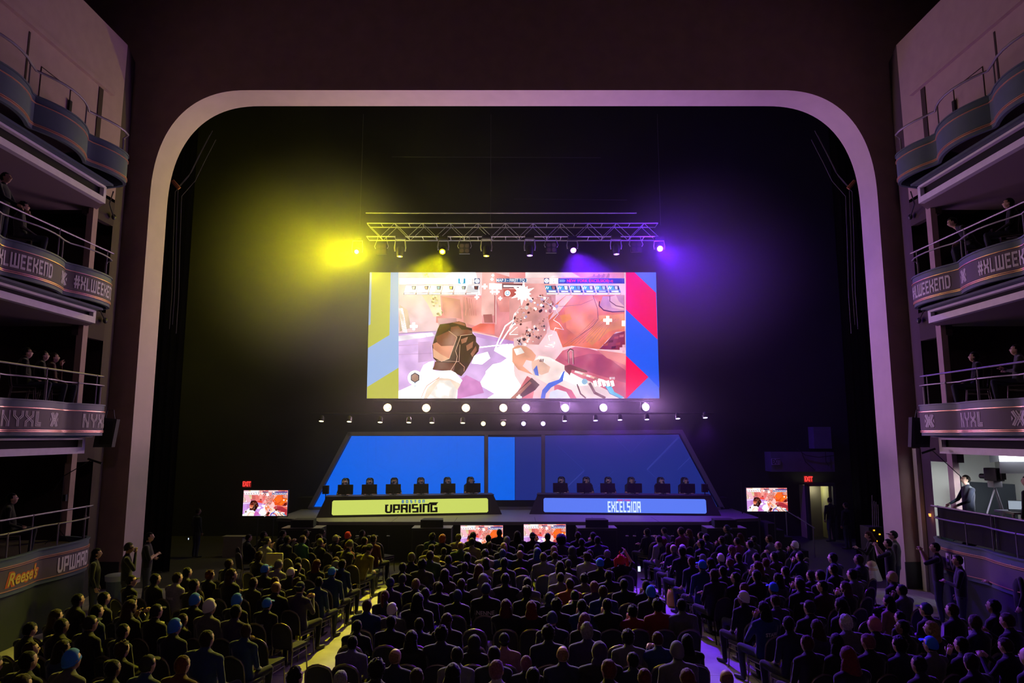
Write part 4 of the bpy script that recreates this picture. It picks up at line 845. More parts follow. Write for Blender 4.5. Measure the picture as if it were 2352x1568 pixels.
# ---- hair and hats, built around the head centre
HAIR = {}
def dome(rx=.086, ry=.106, rz=.112, face=True, wob=.0, seed=0, low=-.42, cz=.014):
    def fn(d):
        k = 1. + (wob * (noise.noise(Vector((d.x, d.y, d.z)) * 5 + Vector((seed, 0, 0))) + .6 * noise.noise(Vector((d.x, d.y, d.z)) * 11 + Vector((seed, 3, 0)))) if wob else 0)
        if face and d.y > .30 and d.z < .52: k = .80
        if d.z < low - (.34 if d.y < -.15 else 0): k = min(k, .72)
        if abs(d.x) > .8 and d.z < -.1 and d.y > -.1: k = min(k, .82)
        return k
    mb = MB(); mb.ell((0, -.012, cz), (rx, ry, rz), 0, 28, 20, fn); return mb
def hairmesh(kind):
    if kind in HAIR: return HAIR[kind]
    mb = None; nm = 'hair'
    if kind == 's': mb = dome(wob=.07, seed=3)
    elif kind == 'S': mb = dome(.096, .112, .116, wob=.07, low=-.75); mb.ell((0, -.045, -.055), (.088, .062, .07), 0, 16, 10)
    elif kind == 'c': mb = dome(.098, .118, .124, wob=.16, seed=4)
    elif kind == 'w': mb = dome(.090, .112, .128, wob=.14, seed=9)
    elif kind == 'a': mb = dome(.15, .16, .16, wob=.10, seed=2, cz=.04, low=-.6)
    elif kind == 'o': mb = dome(.0795, .0975, .1005, wob=0)
    elif kind == 'l':
        mb = dome(.096, .116, .120, wob=.07, low=-.8)
        rings = [(.02, .09, .05), (-.06, .105, .066), (-.14, .122, .070), (-.22, .128, .062), (-.30, .115, .045), (-.345, .08, .02)]
        vs = []; n = 14
        for z, w, d in rings: vs += [(w * math.cos(2 * math.pi * k / n) * (1 + .09 * math.sin(k * 5 + z * 30)), -.075 - (.02 if z < -.1 else 0) + d * math.sin(2 * math.pi * k / n), z) for k in range(n)]
        mb.add(vs, [[i * n + k, i * n + (k + 1) % n, (i + 1) * n + (k + 1) % n, (i + 1) * n + k] for i in range(len(rings) - 1) for k in range(n)] + [[k for k in range(n)], [(len(rings) - 1) * n + k for k in range(n)]])
    elif kind == 'p': mb = dome(wob=.02); mb.ell((0, -.125, .05), (.03, .03, .03)); mb.tube([(0, -.13, .05), (0, -.17, .0), (0, -.165, -.10), (0, -.14, -.20)], [.02, .034, .03, .008], 10)
    elif kind == 'B':
        mb = dome(.092, .112, .128, wob=.02, low=-.22, cz=.02)
        mb.tube([(.079 * math.cos(q), -.012 + .098 * math.sin(q), -.004 + .03 * math.sin(q)) for q in np.linspace(0, 2 * math.pi, 24, endpoint=False)], .0145, 6, closed=True); nm = 'beanie'
    elif kind in ('k', 'c_', 'v'):
        mb = dome(.088, .108, .116, wob=.0, low=.0, cz=.02); nm = 'cap'; s_ = -1 if kind == 'v' else 1
        n = 12; vs = []
        for k in range(n + 1):
            a = math.pi * k / n; vs += [(.078 * math.cos(a), s_ * (.078 + .0 * math.sin(a)), .042), (.08 * math.cos(a), s_ * (.08 + .085 * math.sin(a)), .030)]
        m0 = len(mb.v); mb.add(vs + [(x, y, z + .006) for x, y, z in vs], [[2 * k, 2 * k + 1, 2 * k + 3, 2 * k + 2] for k in range(n)] + [[2 * n + 2 + 2 * k, 2 * n + 4 + 2 * k, 2 * n + 5 + 2 * k, 2 * n + 3 + 2 * k] for k in range(n)] + [[2 * k + 1, 2 * n + 3 + 2 * k, 2 * n + 5 + 2 * k, 2 * k + 3] for k in range(n)])
        mb.ell((0, -.01, .137), (.008, .008, .006), 0, 6, 4)
    elif kind == 'H':
        mb = dome(.108, .128, .138, wob=.05, low=-.95, seed=5); mb.ell((0, -.06, -.10), (.12, .08, .085), 0, 18, 12); nm = 'hood'
    elif kind == 'R':
        mb = dome(.12, .13, .13, wob=.12, seed=7, low=-.6); nm = 'plush_hat'
        for e in (-1, 1): mb.tube([(e * .10, 0, .06), (e * .15, -.02, .02), (e * .15, -.06, -.12), (e * .10, -.08, -.2)], [.03, .045, .04, .02], 8)
        mb.tube([(-.02, .0, .14), (-.05, .0, .2), (-.02, .0, .23)], [.02, .015, .008], 8)
    elif kind == 'phones':
        mb = MB(); mb.tube([(.094 * math.cos(q), -.005, .0 + .125 * math.sin(q)) for q in np.linspace(0, math.pi, 14)], .011, 8)
        for e in (-1, 1): mb.cyl((e * .075, -.005, -.005), (e * .108, -.005, -.005), .040, 14)
        mb.tube([(-.10, 0, -.02), (-.09, .06, -.06), (-.03, .115, -.065)], .005, 6); mb.ell((-.03, .115, -.065), (.012,) * 3); nm = 'headset'
    o = mb.build(nm, [HM['black']], smooth=60); me = o.data; bpy.data.objects.remove(o); HAIR[kind] = (me, nm); return HAIR[kind]
def slot(o, i, m): o.material_slots[i].link = 'OBJECT'; o.material_slots[i].material = m
HATC = {'blue': '2266D8', 'navy': '16204A', 'white': 'CFC8CC', 'red': 'D0302A', 'grey': '5E5C64', 'black': '111114', 'olive': '5A5A30', 'charcoal': '26272C', 'beige': 'A89C5A', 'pink': 'A05A70'}
HATM = {k: mat('hat_' + k, v, .85) for k, v in HATC.items()}
def person(bk, hk, hc, top, loc, rz, scale=1., skin=0, label=None, group=None, legs=None, cat='person', name='person'):
    o = bpy.data.objects.new(name, body(bk)); col.objects.link(o); o.location = loc; o.rotation_euler = (0, 0, rz); o.scale = (scale,) * 3
    slot(o, 0, SKIN[skin]); slot(o, 1, CLM[top])
    if legs: slot(o, 2, legs)
    tag(o, label, cat, group); hcn, hr = HEAD[bk]
    def head_part(kind, m):
        me, nm = hairmesh(kind); h = bpy.data.objects.new(nm, me); col.objects.link(h); h.parent = o; h.location = hcn; h.rotation_euler = hr.to_euler(); slot(h, 0, m)
        return h
    if hk in ('B', 'k', 'v', 'c_', 'H', 'R'):
        m = HATM.get('red' if hk == 'R' else hc) or CLM.get(hc) or HATM['black']; head_part(hk, m)
        if hk in ('k', 'c_', 'v'): head_part('o', HM['darkbrown'])
    elif hk == 'o': head_part('o', HM['tan'] if hc in ('tan',) else HM.get(hc, HM['darkbrown']))
    elif hk: head_part(hk, HM.get(hc, HM['black']))
    return o
HN = {'s': 'short {} hair', 'S': 'bobbed {} hair', 'c': 'curly {} hair', 'w': 'tousled {} hair', 'a': 'round {} afro', 'o': 'shaved {} head', 'l': 'long {} hair', 'p': '{} ponytail', 'B': '{} beanie', 'k': '{} cap', 'v': 'backward {} cap', 'c_': '{} cap', 'H': '{} hood up', 'R': 'red plush hat'}
def describe(hk, hc): 
    c = {'darkbrown': 'brown', 'tan': 'light brown', 'darkred': 'dark red'}.get(hc, hc); return HN[hk].format(c)

# ================================================================== audience
chairf = mat('chair_frame', (.22, .19, .17), .42, metal=1.); chairp = mat('chair_pad', (.018, .018, .022), .9)
CK = 1.10
def chair_parts(detail):
    """banquet chair: rounded backrest, padded seat, tube frame; local origin on the floor under the seat centre"""
    W = .21; yb = -.24
    def back(z): return yb - (z - .45) * .16
    arc = [(-W, .50), (-W - .005, .70), (-W + .005, .80), (-W + .05, .866), (-W + .12, .90), (0, .918), (W - .12, .90), (W - .05, .866), (W - .005, .80), (W + .005, .70), (W, .50)]
    fr = MB().tube([(x, back(z), z) for x, z in arc], [.0135, .0135, .015, .018, .02, .02, .02, .018, .015, .0135, .0135], 10); fr.tube([(-W, back(.5), .5), (-W, yb + .01, .44)], .0135, 8); fr.tube([(W, back(.5), .5), (W, yb + .01, .44)], .0135, 8)
    legs = []
    for e in (-1, 1):
        l = MB().tube([(e * W, yb + .01, .45), (e * (W + .005), yb - .02, .2), (e * (W + .01), yb - .06, .0)], .0125, 8); legs.append(l)
        l = MB().tube([(e * (W - .01), .19, .44), (e * W, .21, .2), (e * (W + .005), .23, .0)], .0125, 8); legs.append(l)
    rl = MB()
    for e in (-1, 1): rl.tube([(e * W, yb + .01, .44), (e * (W - .01), .2, .44)], .0125, 8); rl.tube([(e * W, yb + .0, .33), (e * W, .2, .36)], .008, 6)
    rl.tube([(-W, .2, .43), (W, .2, .43)], .01, 6)
    pad = MB(); q = [(x * .94, z - .012) for x, z in arc]; n = len(q)
    pad.prism([(x, back(z) - .005, z) for x, z in q], (0, .04, 0))
    seat = MB().bevbox(-.215, .215, -.225, .225, .445, .50, .022)
    for q_ in [fr, rl, pad, seat] + legs: q_.xf(Matrix.Scale(CK, 4))
    return fr, legs, rl, pad, seat
fr, legs, rl, pad, seat = chair_parts(1)
def chair_proto(detailed):
    r = empty('banquet_chair', (0, 0, 0)); r['category'] = 'chair'
    if detailed:
        fr.build('back_frame', chairf, r, loc=(0, 0, 0), smooth=40); rl.build('seat_frame', chairf, r, loc=(0, 0, 0), smooth=40)
        for l in legs: l.build('leg', chairf, r, loc=(0, 0, 0), smooth=40)
    else:
        m = MB().merge(fr).merge(rl)
        for l in legs: m.merge(l)
        m.build('frame', chairf, r, loc=(0, 0, 0), smooth=40)
    pad.build('backrest', chairp, r, loc=(0, 0, 0), smooth=50); seat.build('seat', chairp, r, loc=(0, 0, 0), smooth=40)
    return r
CP = {}
def chair(loc, rz, detailed, label, group='banquet chairs in the audience'):
    if detailed not in CP: CP[detailed] = chair_proto(detailed); c = CP[detailed]; c.location = loc; c.rotation_euler = (0, 0, rz); tag(c, label, 'chair', group); return c
    c = dup(CP[detailed], loc, rz, label=label, group=group); return c
CROWD = """@540 1180 5.88
160 325 s darkbrown navy
350 290 s black black
690 275 s black black
740 350 s black navy
905 265 k black black
545 375 k black white
925 345 s brown teal_green
1085 325 c brown olive
1150 255 B black black
1170 390 B olive black
1310 345 k grey black
1520 300 B red black
1680 265 s black charcoal
1790 365 s black black
1935 340 s darkbrown maroon
1535 430 l red red
1450 460 B olive olive
1660 485 s brown black
1770 505 k black yellow
345 575 c brown black
630 695 B grey white
735 655 s black black
725 800 c_ white black
445 760 k blue black
850 725 s brown olive
985 685 l auburn black
1250 665 l darkred black
1420 700 k grey black
1500 680 s black blue
1300 795 k blue blue
80 830 l brown black
190 935 s brown olive
490 925 s darkred black
600 1000 o tan black
800 935 c brown olive
905 1010 k navy purple
1080 925 s black blue
40 1175 B blue black
380 1225 k blue black
2275 725 s black black
2100 940 k navy purple
2210 890 B charcoal charcoal
2000 1115 p auburn navy
1800 1245 s darkred blue
2240 1300 B white grey
@880 1180 5.345
610 285 c black teal
760 305 S orange black
945 295 k olive cream
1090 275 l black black
1290 305 s black black
1430 235 s darkbrown black
1520 335 B grey charcoal
1650 265 l darkbrown charcoal
1835 280 k black black
2025 285 s black black
2170 330 a darkbrown purple
2240 295 s black lilac
960 395 o tan green
1090 355 B black cream
1300 390 s brown black
1480 405 p blond black
1700 425 s black black
1880 425 k black black
1970 475 l blue purple
2110 445 l blond black
2220 515 s brown grey
2320 465 H charcoal charcoal
545 465 s black yellow
715 465 s darkbrown olive
600 515 s brown green
370 545 B olive black
800 565 s darkbrown purple
1050 535 s black black
1270 495 c black cream
1470 495 B navy blue
1690 505 s blond black
1250 595 l black cream
1490 605 s black black
1960 535 s brown grey
2170 645 l black white
2320 645 k black black
260 645 S black black
480 625 c black olive
200 805 B grey charcoal
400 865 s tan black
760 745 l darkbrown brown
1190 695 l darkred black
1000 655 s black black
1490 805 s black charcoal
1240 825 H grey grey
1270 935 k navy black
930 865 s brown black
710 905 s darkbrown black
520 985 s darkbrown navy
900 1015 B navy black
320 1065 l black black
1770 855 s black grey
1770 965 c darkbrown black
2190 785 s darkbrown grey
2290 865 s brown orange
2050 1045 H navy navy
30 995 l pink navy
1550 1135 l darkred black
1840 1155 l red black
@1280 1180 5.88
230 295 s brown black
330 385 s black black
450 300 s black black
520 360 s black purple
370 585 c brown white
440 545 s brown black
645 545 s grey charcoal
745 565 k grey black
550 675 k blue black
865 625 R red black
390 875 c black grey
700 835 s darkbrown black
520 985 S pink purple
600 1055 s brown blue
250 1115 s black black
320 1235 c black black
520 1245 s black blue
700 1235 s black black
960 955 s black black
1170 975 s black navy
1245 1065 B blue navy
1060 1240 c black red
1400 1240 s black grey
1040 250 s black charcoal
1240 245 s black black
1190 345 s brown white
1450 235 s black lilac
1580 235 s brown magenta
1460 365 S pink purple
1560 455 l darkred black
1820 255 l auburn black
1950 295 s black blue
2230 205 k navy black
2060 325 s black purple
2200 355 s brown navy
1680 485 B white lilac
1330 475 o grey purple
1390 505 s black black
1910 400 s black black
1890 625 s auburn black
1650 645 s darkred navy
1760 705 k blue blue
1900 825 s brown black
2070 665 l darkbrown green
2130 605 k grey black
2250 775 s black black
2280 935 s black charcoal
2080 915 S black black
@1640 1180 4.04
55 245 s brown purple
200 255 s darkbrown magenta
160 335 l pink purple
280 215 l darkred black
330 285 s black lilac
390 245 k black black
490 235 s brown lilac
620 295 o pink black
770 295 B white purple
800 395 s black navy
950 395 s black blue
1260 425 s brown navy
105 415 B white purple
145 455 s pink purple
190 405 s black charcoal
20 445 k blue teal
350 405 s black white
530 395 s black brown
480 455 s auburn grey
350 495 l auburn black
90 535 s black navy
230 595 s black black
290 575 s black black
370 605 l black purple
680 535 s black navy
620 625 s black black
880 575 s black black
1000 575 k black black
1080 515 s black black
1190 565 s black grey
1420 565 k black charcoal
1625 595 B beige black
110 645 k black grey
280 695 s auburn olive
550 695 k blue navy
215 785 B white black
600 815 s brown purple
790 655 s black black
960 675 s black brown
1140 685 l darkred black
820 875 k black black
420 885 l black blue
700 1025 s black navy
930 1055 l brown purple
1170 1015 w white grey
1500 1035 B pink black
1070 855 l black black
1660 815 l black pink
1230 1195 l black black
1400 1195 s pink black
1530 1215 c black navy
980 1205 s darkred black
1110 1315 l red black
1700 1055 s black black
120 1535 o pink black
@1812 1120 3.5
940 825 s black grey
1010 985 k navy black
1210 985 s brown black
1100 1045 s black black
1150 1135 l blond black
1520 955 s black black
1410 1085 s brown navy
1640 1075 s brown black
1090 1265 k blue grey
870 1115 s black navy
1370 1265 s black black
1600 1285 o tan navy
1770 1275 s brown black
1410 1405 s darkbrown black
1030 1425 s black black
@940 1340 5.88
105 555 s darkbrown navy
510 505 l brown black
430 685 c black navy
1260 775 k black pink
870 875 H black black
1870 675 c black navy
1930 495 B navy navy
640 975 s black grey
1140 965 s black black
600 1225 l black white
1210 1175 s pink white
1590 1175 s pink black
1650 1265 s black purple
2070 965 o tan navy
110 1275 s brown black
30 745 l black black
@1300 1340 5.88
260 650 w grey purple
260 500 l pink black
850 730 c black grey
1320 760 s darkred blue
1660 790 l black black
1460 920 B grey grey
910 380 c black red
1270 320 s black pink
900 1040 s black navy
540 1170 s auburn black
1040 1280 s auburn black
470 930 H purple black
1640 1290 l auburn purple
580 300 s black navy
@600 1330 5.88
1730 585 s black black
1210 655 s black black
1160 865 s black lilac
1800 1055 o tan navy
1600 1225 c black black
1080 1370 s grey black
480 1330 w black black
@200 1200 4.26
410 575 k black black
695 555 s black black
930 545 s brown white
960 490 s black olive
1130 515 c auburn black
1390 405 s brown black
1140 615 s black olive
1340 515 k black black
1070 765 B blue black
1265 785 B white grey
1460 775 B blue blue
1450 875 s black purple
700 835 l brown black
860 875 k black black
400 785 c black black
150 875 s black blue
230 745 s black black
720 955 s brown charcoal
900 1025 B blue navy
100 995 k black black
320 1065 s black black
1370 1085 s darkbrown blue
1530 1065 s brown blue
40 1335 B blue grey
310 1245 c brown black
290 1435 s black black
700 1395 k black blue
920 1395 s auburn maroon
@0 1120 3.5
650 905 s black black
410 1035 l brown black
590 1115 s black black
230 1145 s black black
20 1175 s black black
470 1295 l darkbrown blue
220 1305 s brown olive
340 1395 s black black
20 1435 k black black
400 1550 s brown black"""
# px, py of the top of empty chairs
EMPTY = """665 1423 617 1452 700 1505 1093 1433 1090 1469 1214 1467 1205 1433 1210 1513 1095 1404 1161 1379 1200 1311 1243 1312 1204 1325 1245 1326 1414 1467 1470 1465 1426 1399 1470 1513 983 1431
888 1245 893 1252 850 1263 700 1266 574 1280 560 1270 735 1270 670 1285 712 1282 975 1252 1012 1253 1180 1252 1220 1253 1020 1262 1028 1285 1350 1300 1376 1325 1425 1345 1330 1345 1769 1322 1742 1335 1762 1392 1858 1385 1890 1410 1953 1445 1985 1430 1540 1262 1750 1300 355 1370 425 1385 485 1443 612 1400 640 1375 560 1385 335 1400 480 1500 300 1505 960 1390 1540 1540 820 1560 1180 1380 1420 1545 1295 1480"""
SEATS = []; K = 1.12
sc_ = None
for l in CROWD.strip().splitlines():
    if l[0] == '@': ox, oy, s_ = map(float, l[1:].split()); continue
    a = l.split(); SEATS.append(dict(x=ox + float(a[0]) / s_, y=oy + float(a[1]) / s_, h=a[2], hc=a[3], top=a[4], z=1.215 * K, who=1))
keep = []
for q in SEATS:
    if all(math.hypot(q['x'] - k['x'], q['y'] - k['y']) > 9 for k in keep): keep.append(q)
SEATS = keep
e_ = list(map(float, EMPTY.split()))
for i in range(0, len(e_), 2): SEATS.append(dict(x=e_[i], y=e_[i + 1], z=.92 * K, who=0))
SP = 1.02; PH = {0: .2, 1: -.187, 2: .346}
for q in SEATS:
    p = PZ(q['x'], q['y'], q['z']); off = .0 if q['who'] else .33
    q['b'] = 0 if p.x < -3.9 else (1 if p.x < 4.2 else 2); yy = p.y + off
    q['y0'] = yy; q['r'] = round((yy - PH[q['b']]) / SP); q['X'] = p.x
for b_ in (0, 1, 2):                     # settle the seats into rows: no two closer than a chair's width
    for _ in range(6):
        rows = {}
        for q in SEATS:
            if q['b'] == b_ and not q.get('dead'): rows.setdefault(q['r'], []).append(q)
        for r_, L in list(rows.items()):
            L.sort(key=lambda q: q['X'])
            for a, b in zip(L, L[1:]):
                if b['X'] - a['X'] < .46 and a['r'] == r_ == b['r']:
                    if not a['who'] or not b['who']: (b if not b['who'] else a)['dead'] = 1; (b if not b['who'] else a)['r'] = 999; continue
                    ra = [(abs((q['y0'] - PH[b_]) / SP - r_), q) for q in (a, b)]; ra.sort(key=lambda t: t[0]); q = ra[1][1]; nr = r_ + (1 if (q['y0'] - PH[b_]) / SP > r_ else -1)
                    if all(abs(k['X'] - q['X']) > .44 for k in rows.get(nr, [])) and nr < 24.3 / SP: q['r'] = nr; rows.setdefault(nr, []).append(q)
SEATS = [q for q in SEATS if not q.get('dead')]
for b_ in (0, 1, 2):
    rows = {}
    for q in SEATS:
        if q['b'] == b_: rows.setdefault(q['r'], []).append(q)
    for r_, L in rows.items():
        L.sort(key=lambda q: q['X'])
        for _ in range(30):
            for a, b in zip(L, L[1:]):
                g = .50 - (b['X'] - a['X'])
                if g > 0: a['X'] -= g / 2; b['X'] += g / 2
        for q in L:
            if b_ == 0: q['X'] = min(q['X'], -4.45)
            elif b_ == 1: q['X'] = max(-3.1, min(3.35, q['X']))
            else: q['X'] = max(q['X'], 4.75)
NTH = ['first', 'second', 'third', 'fourth', 'fifth', 'sixth', 'seventh', 'eighth', 'ninth', 'tenth', 'eleventh', 'twelfth', 'thirteenth', 'fourteenth', 'fifteenth', 'sixteenth', 'seventeenth']
rs = random.Random(11); BL = ('left block', 'centre block', 'right block'); nper = 0
for b_ in (0, 1, 2):
    rws = sorted({q['r'] for q in SEATS if q['b'] == b_}, reverse=True)
    for ri, r_ in enumerate(rws):
        L = sorted([q for q in SEATS if q['b'] == b_ and q['r'] == r_], key=lambda q: q['X'], reverse=(b_ == 0))
        for si, q in enumerate(L):
            Y = PH[b_] + SP * r_; where = '%s, %s row from stage, %s from %s' % (BL[b_], NTH[ri], NTH[si] if si < 17 else 'last', ('aisle', 'left', 'aisle')[b_])
            if si == 0 and b_ != 1: where = '%s, %s row from stage, beside the aisle' % (BL[b_], NTH[ri])
            aim = math.atan2(-q['X'] * .8, 31 - Y); rz = -aim * 1.0 - (0 if b_ == 1 else (.10 if b_ == 0 else -.10)); aisle = (b_ == 0 and q['X'] > -5.6) or (b_ == 2 and q['X'] < 5.4) or not q['who']
            det = bool(aisle or Y < 13.5)
            X = q['X']
            chair((X, Y, 0), rz, det, ('empty black banquet chair, ' if not q['who'] else 'black banquet chair, ') + where)
            if not q['who']: continue
            d = ray(q['x'], q['y']); zh = H + d[2] / d[1] * Y; s_ = max(1.02, min(1.22, zh / 1.215)); nper += 1
            pose = rs.choice(['lap', 'lap', 'lapshort', 'fold', 'slim', 'lookr', 'lookl', 'wide', 'chin', 'phone', 'widefold', 'lap', 'slim'])
            if q['top'] in ('yellow',): pose = 'bent'
            if q['h'] == 'R': pose = 'raise'
            if q['h'] in ('l', 'p', 'S'): pose = rs.choice(['slim', 'slim', 'lookl', 'lookr', 'chin'])
            if (q['x'], q['y']) == (940 + 1930 / 5.88, 1340 + 495 / 5.88): pose = 'phone'
            if q['hc'] == 'olive' and q['h'] == 'B' and 780 < q['x'] < 790: pose = 'bent'
            hk = q['h']
            if hk == 'k' and q['hc'] in ('navy', 'black', 'grey') and rs.random() < .3: hk = 'v'
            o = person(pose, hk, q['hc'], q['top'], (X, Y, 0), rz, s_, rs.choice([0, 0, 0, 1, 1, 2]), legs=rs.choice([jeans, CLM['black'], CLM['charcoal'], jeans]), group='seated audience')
            tp = q['top'].replace('_', ' ')
            o['label'] = '%s, %s top, %s' % (describe(hk, q['hc']), tp, where)
            if q['h'] == 'k' and q['hc'] == 'navy' and abs(q['x'] - 1118) < 4: JN = o
            q['o'] = o
def back_print(q, mb, m, dz=.86, name='jersey_print'):
    o = q['o']; mb = MB().merge(mb, Matrix(((1, 0, 0, 0), (0, 0, 1, 0), (0, 1, 0, 0), (0, 0, 0, 1))))
    # wrap round the back
    mb.v = [(x, -.052 - .118 * math.sqrt(max(.05, 1 - (x / .2) ** 2)) - .012, z + dz) for x, y, z in mb.v]
    mb.build(name, m, o, loc=(0, 0, 0))
def near_(x, y): return min((q for q in SEATS if q['who']), key=lambda q: (q['x'] - x) ** 2 + (q['y'] - y) ** 2)
pw = mat('jersey_white', (.55, .52, .56), .7); pb = mat('jersey_black', (.02, .02, .02), .7); py = mat('jersey_yellow', (.75, .68, .12), .7)
for x, y, tx, h, m in ((1118, 1355, 'NENNE', .075, pw), (1343, 1279, '10', .17, pb), (418, 1327, 'JJONAK', .055, pw), (616, 1309, 'JJONAK', .055, pw), (647, 1298, 'AJASON', .05, pb), (739, 1246, 'POSITIVE', .03, pw), (1134, 1504, 'JJO', .07, pw), (1223, 1232, 'SABA', .05, pw), (1407, 1276, 'CATALYST', .035, pw), (1634, 1336, 'PINE', .05, pw), (1843, 1397, 'everUpward', .05, CLM['grey']), (1744, 1399, 'STAFF', .06, pw), (1915, 1505, 'NAK', .07, pw)):
    back_print(near_(x, y), font_mb(tx, h * 1.3, .002), m)
for x, y, m in ((514, 1320, pw), (844, 1242, py), (603, 1387, pw), (763, 1239, pw), (1116 + 14, 1365, None)):
    if m: back_print(near_(x, y), xlogo(.13), m, .84, 'jersey_logo')
back_print(near_(1118, 1355), font_mb('21', .17, .002), pw, .72, 'jersey_number')

# ================================================================== desks and players
deskm = mat('desk_body', (.045, .040, .055), .55); pcm = mat('monitor_black', (.012, .012, .015), .4)
def desk(A, B, panel_col, text_fn, label, key):
    """A, B: left and right floor points of the front edge"""
    A = Vector((A[0], A[1], ZS)); B = Vector((B[0], B[1], ZS)); d = (B - A).normalized(); L = (B - A).length; nb = Vector((-d.y, d.x, 0)); ang = math.atan2(d.y, d.x)
    r = empty('player_desk', A, ang, label, 'desk')
    hz = .78; t = .34      # height, taper of the ends
    mb = MB()
    v = [(0, 0, 0), (L, 0, 0), (L, .95, 0), (0, .95, 0), (t, .12, hz), (L - t, .12, hz), (L - t, .85, hz), (t, .85, hz)]
    mb.add(v, [(0, 3, 2, 1), (4, 5, 6, 7), (0, 1, 5, 4), (1, 2, 6, 5), (2, 3, 7, 6), (3, 0, 4, 7)]); mb.build('body', deskm, r, loc=(0, 0, 0))
    mb = MB(); mb.bevbox(t - .03, L - t + .03, .10, .95, hz, hz + .03, .01); mb.build('desk_top', deskm, r, loc=(0, 0, 0))
    sl = .12 / hz
    def F3(x, z, off=.0): return (x, sl * z - off, z)
    x0, x1, z0, z1 = .60, L - .58, .09, .66
    mb = MB(); c = .05; q = [(x0 + c, z0), (x1 - c, z0), (x1, z0 + c), (x1, z1 - c), (x1 - c, z1), (x0 + c, z1), (x0, z1 - c), (x0, z0 + c)]
    mb.prism([F3(x, z, .02) for x, z in q], (0, .02, 0)); pn = mb.build('lit_panel', panel_col, r, loc=(0, 0, 0))
    for g, m, nm in text_fn((x0 + x1) / 2, (z0 + z1) / 2):
        g.v = [F3(x, z, .024) for x, z, _ in g.v]; k = g.build(nm, m, pn, loc=(0, 0, 0))
    return r, lambda u, off, z: A + d * (u * L) + nb * off + Vector((0, 0, z)), ang
yg = mat('panel_yellow_green', (.02, .02, .01), .5, emit=hexc('CBD964'), es=1.0)
lb = mat('panel_light_blue', (.01, .01, .02), .5, emit=hexc('5B7CF4'), es=1.0)
def em(n_, c, s_=1.): return mat(n_, (.01, .01, .01), .5, emit=hexc(c), es=s_, sampling='NONE')
def mv(mb, x, y): mb.v = [(a + x, b + y, c) for a, b, c in mb.v]; return mb
def boston(cx, cz):
    a = mv(block('BOSTON', .115, .24, .75, 1.1), cx + .07, cz + .20)
    t = block('UPRISING', .33, .20, .09, 1.38); t = mv(t, cx + .0, cz - .07)
    # taller first and last letters with pointed serifs
    t.add([(cx - 1.09, cz + .095, 0), (cx - .93, cz + .095, 0), (cx - .93, cz + .04, 0), (cx - 1.03, cz + .05, 0)], [(0, 1, 2, 3)]); t.add([(cx + .66, cz + .08, 0), (cx + .74, cz + .155, 0), (cx + 1.10, cz + .155, 0), (cx + 1.03, cz + .085, 0)], [(0, 1, 2, 3)])
    t.add([(cx - .60, cz - .20, 0), (cx - .52, cz - .24, 0), (cx - .50, cz - .16, 0)], [(0, 1, 2)])
    return [(a, em('lettering_blue', '1B62B0'), 'lettering'), (t, mat('lettering_black', (.012, .012, .02), .6), 'lettering')]
def excel(cx, cz):
    a = mv(font_mb('NEW YORK', .085, .004, spacing=1.35), cx, cz + .215); t = mv(block('EXCELSIOR', .43, .17, .14, .54), cx, cz - .045)
    return [(a, em('lettering_red', 'E0125C'), 'lettering'), (t, em('lettering_ice', 'D6ECFF', 1.05), 'lettering')]
LD, LP, la = desk((-7.82, 27.95), (-.42, 29.2), yg, boston, 'player desk with glowing yellow green front panel on the left of the stage', 'l')
RD, RP, ra = desk((.72, 29.25), (8.55, 28.6), lb, excel, 'player desk with glowing light blue front panel on the right of the stage', 'r')
gch = mat('gaming_chair', (.012, .012, .014), .5)
def monitor_proto():
    r = empty('monitor', (0, 0, 0)); r['category'] = 'monitor'
    MB().bevbox(-.31, .31, -.015, .02, .06, .45, .012).build('screen_back', pcm, r, loc=(0, 0, 0))
    MB().box(-.29, .29, .0205, .022, .08, .43).build('display', em('monitor_glow', 'C8D4FF', 1.6), r, loc=(0, 0, 0)); MATS['monitor_glow'].cycles.emission_sampling = 'AUTO'
    m = MB().cyl((0, -.03, 0), (0, -.03, .26), .022, 8); m.bevbox(-.13, .13, -.12, .08, 0, .015, .004); m.build('stand', pcm, r, loc=(0, 0, 0))
    m = MB().tube([(.02, -.01, .36), (.02, -.03, .50)], .008, 6); m.bevbox(-.02, .06, -.06, .0, .50, .545, .008); m.build('webcam', pcm, r, loc=(0, 0, 0))
    return r
def gchair_proto():
    r = empty('gaming_chair', (0, 0, 0)); r['category'] = 'chair'
    m = MB(); m.prism([(-.20, 0, .48), (-.26, 0, .70), (-.25, 0, .98), (-.15, 0, 1.06), (-.14, 0, 1.24), (-.08, 0, 1.30), (.08, 0, 1.30), (.14, 0, 1.24), (.15, 0, 1.06), (.25, 0, .98), (.26, 0, .70), (.20, 0, .48)], (0, .09, 0)); m.v = [(x, y - .30 - (z - .45) * .12, z) for x, y, z in m.v]; m.build('backrest', gch, r, loc=(0, 0, 0))
    MB().bevbox(-.27, .27, -.27, .27, .42, .50, .03).build('seat', gch, r, loc=(0, 0, 0))
    for e in (-1, 1): MB().bevbox(e * .33 - .04, e * .33 + .04, -.16, .18, .64, .68, .01).box(e * .33 - .015, e * .33 + .015, -.03, .03, .45, .64).build('armrest', gch, r, loc=(0, 0, 0))
    m = MB().cyl((0, 0, .08), (0, 0, .42), .03, 8)
    for k in range(5): a = k * 2 * math.pi / 5; m.tube([(0, 0, .10), (.3 * math.cos(a), .3 * math.sin(a), .06)], .022, 6); m.ell((.3 * math.cos(a), .3 * math.sin(a), .03), (.03,) * 3, 0, 8, 6)
    m.build('star_base', pcm, r, loc=(0, 0, 0)); return r
M0 = G0_ = None
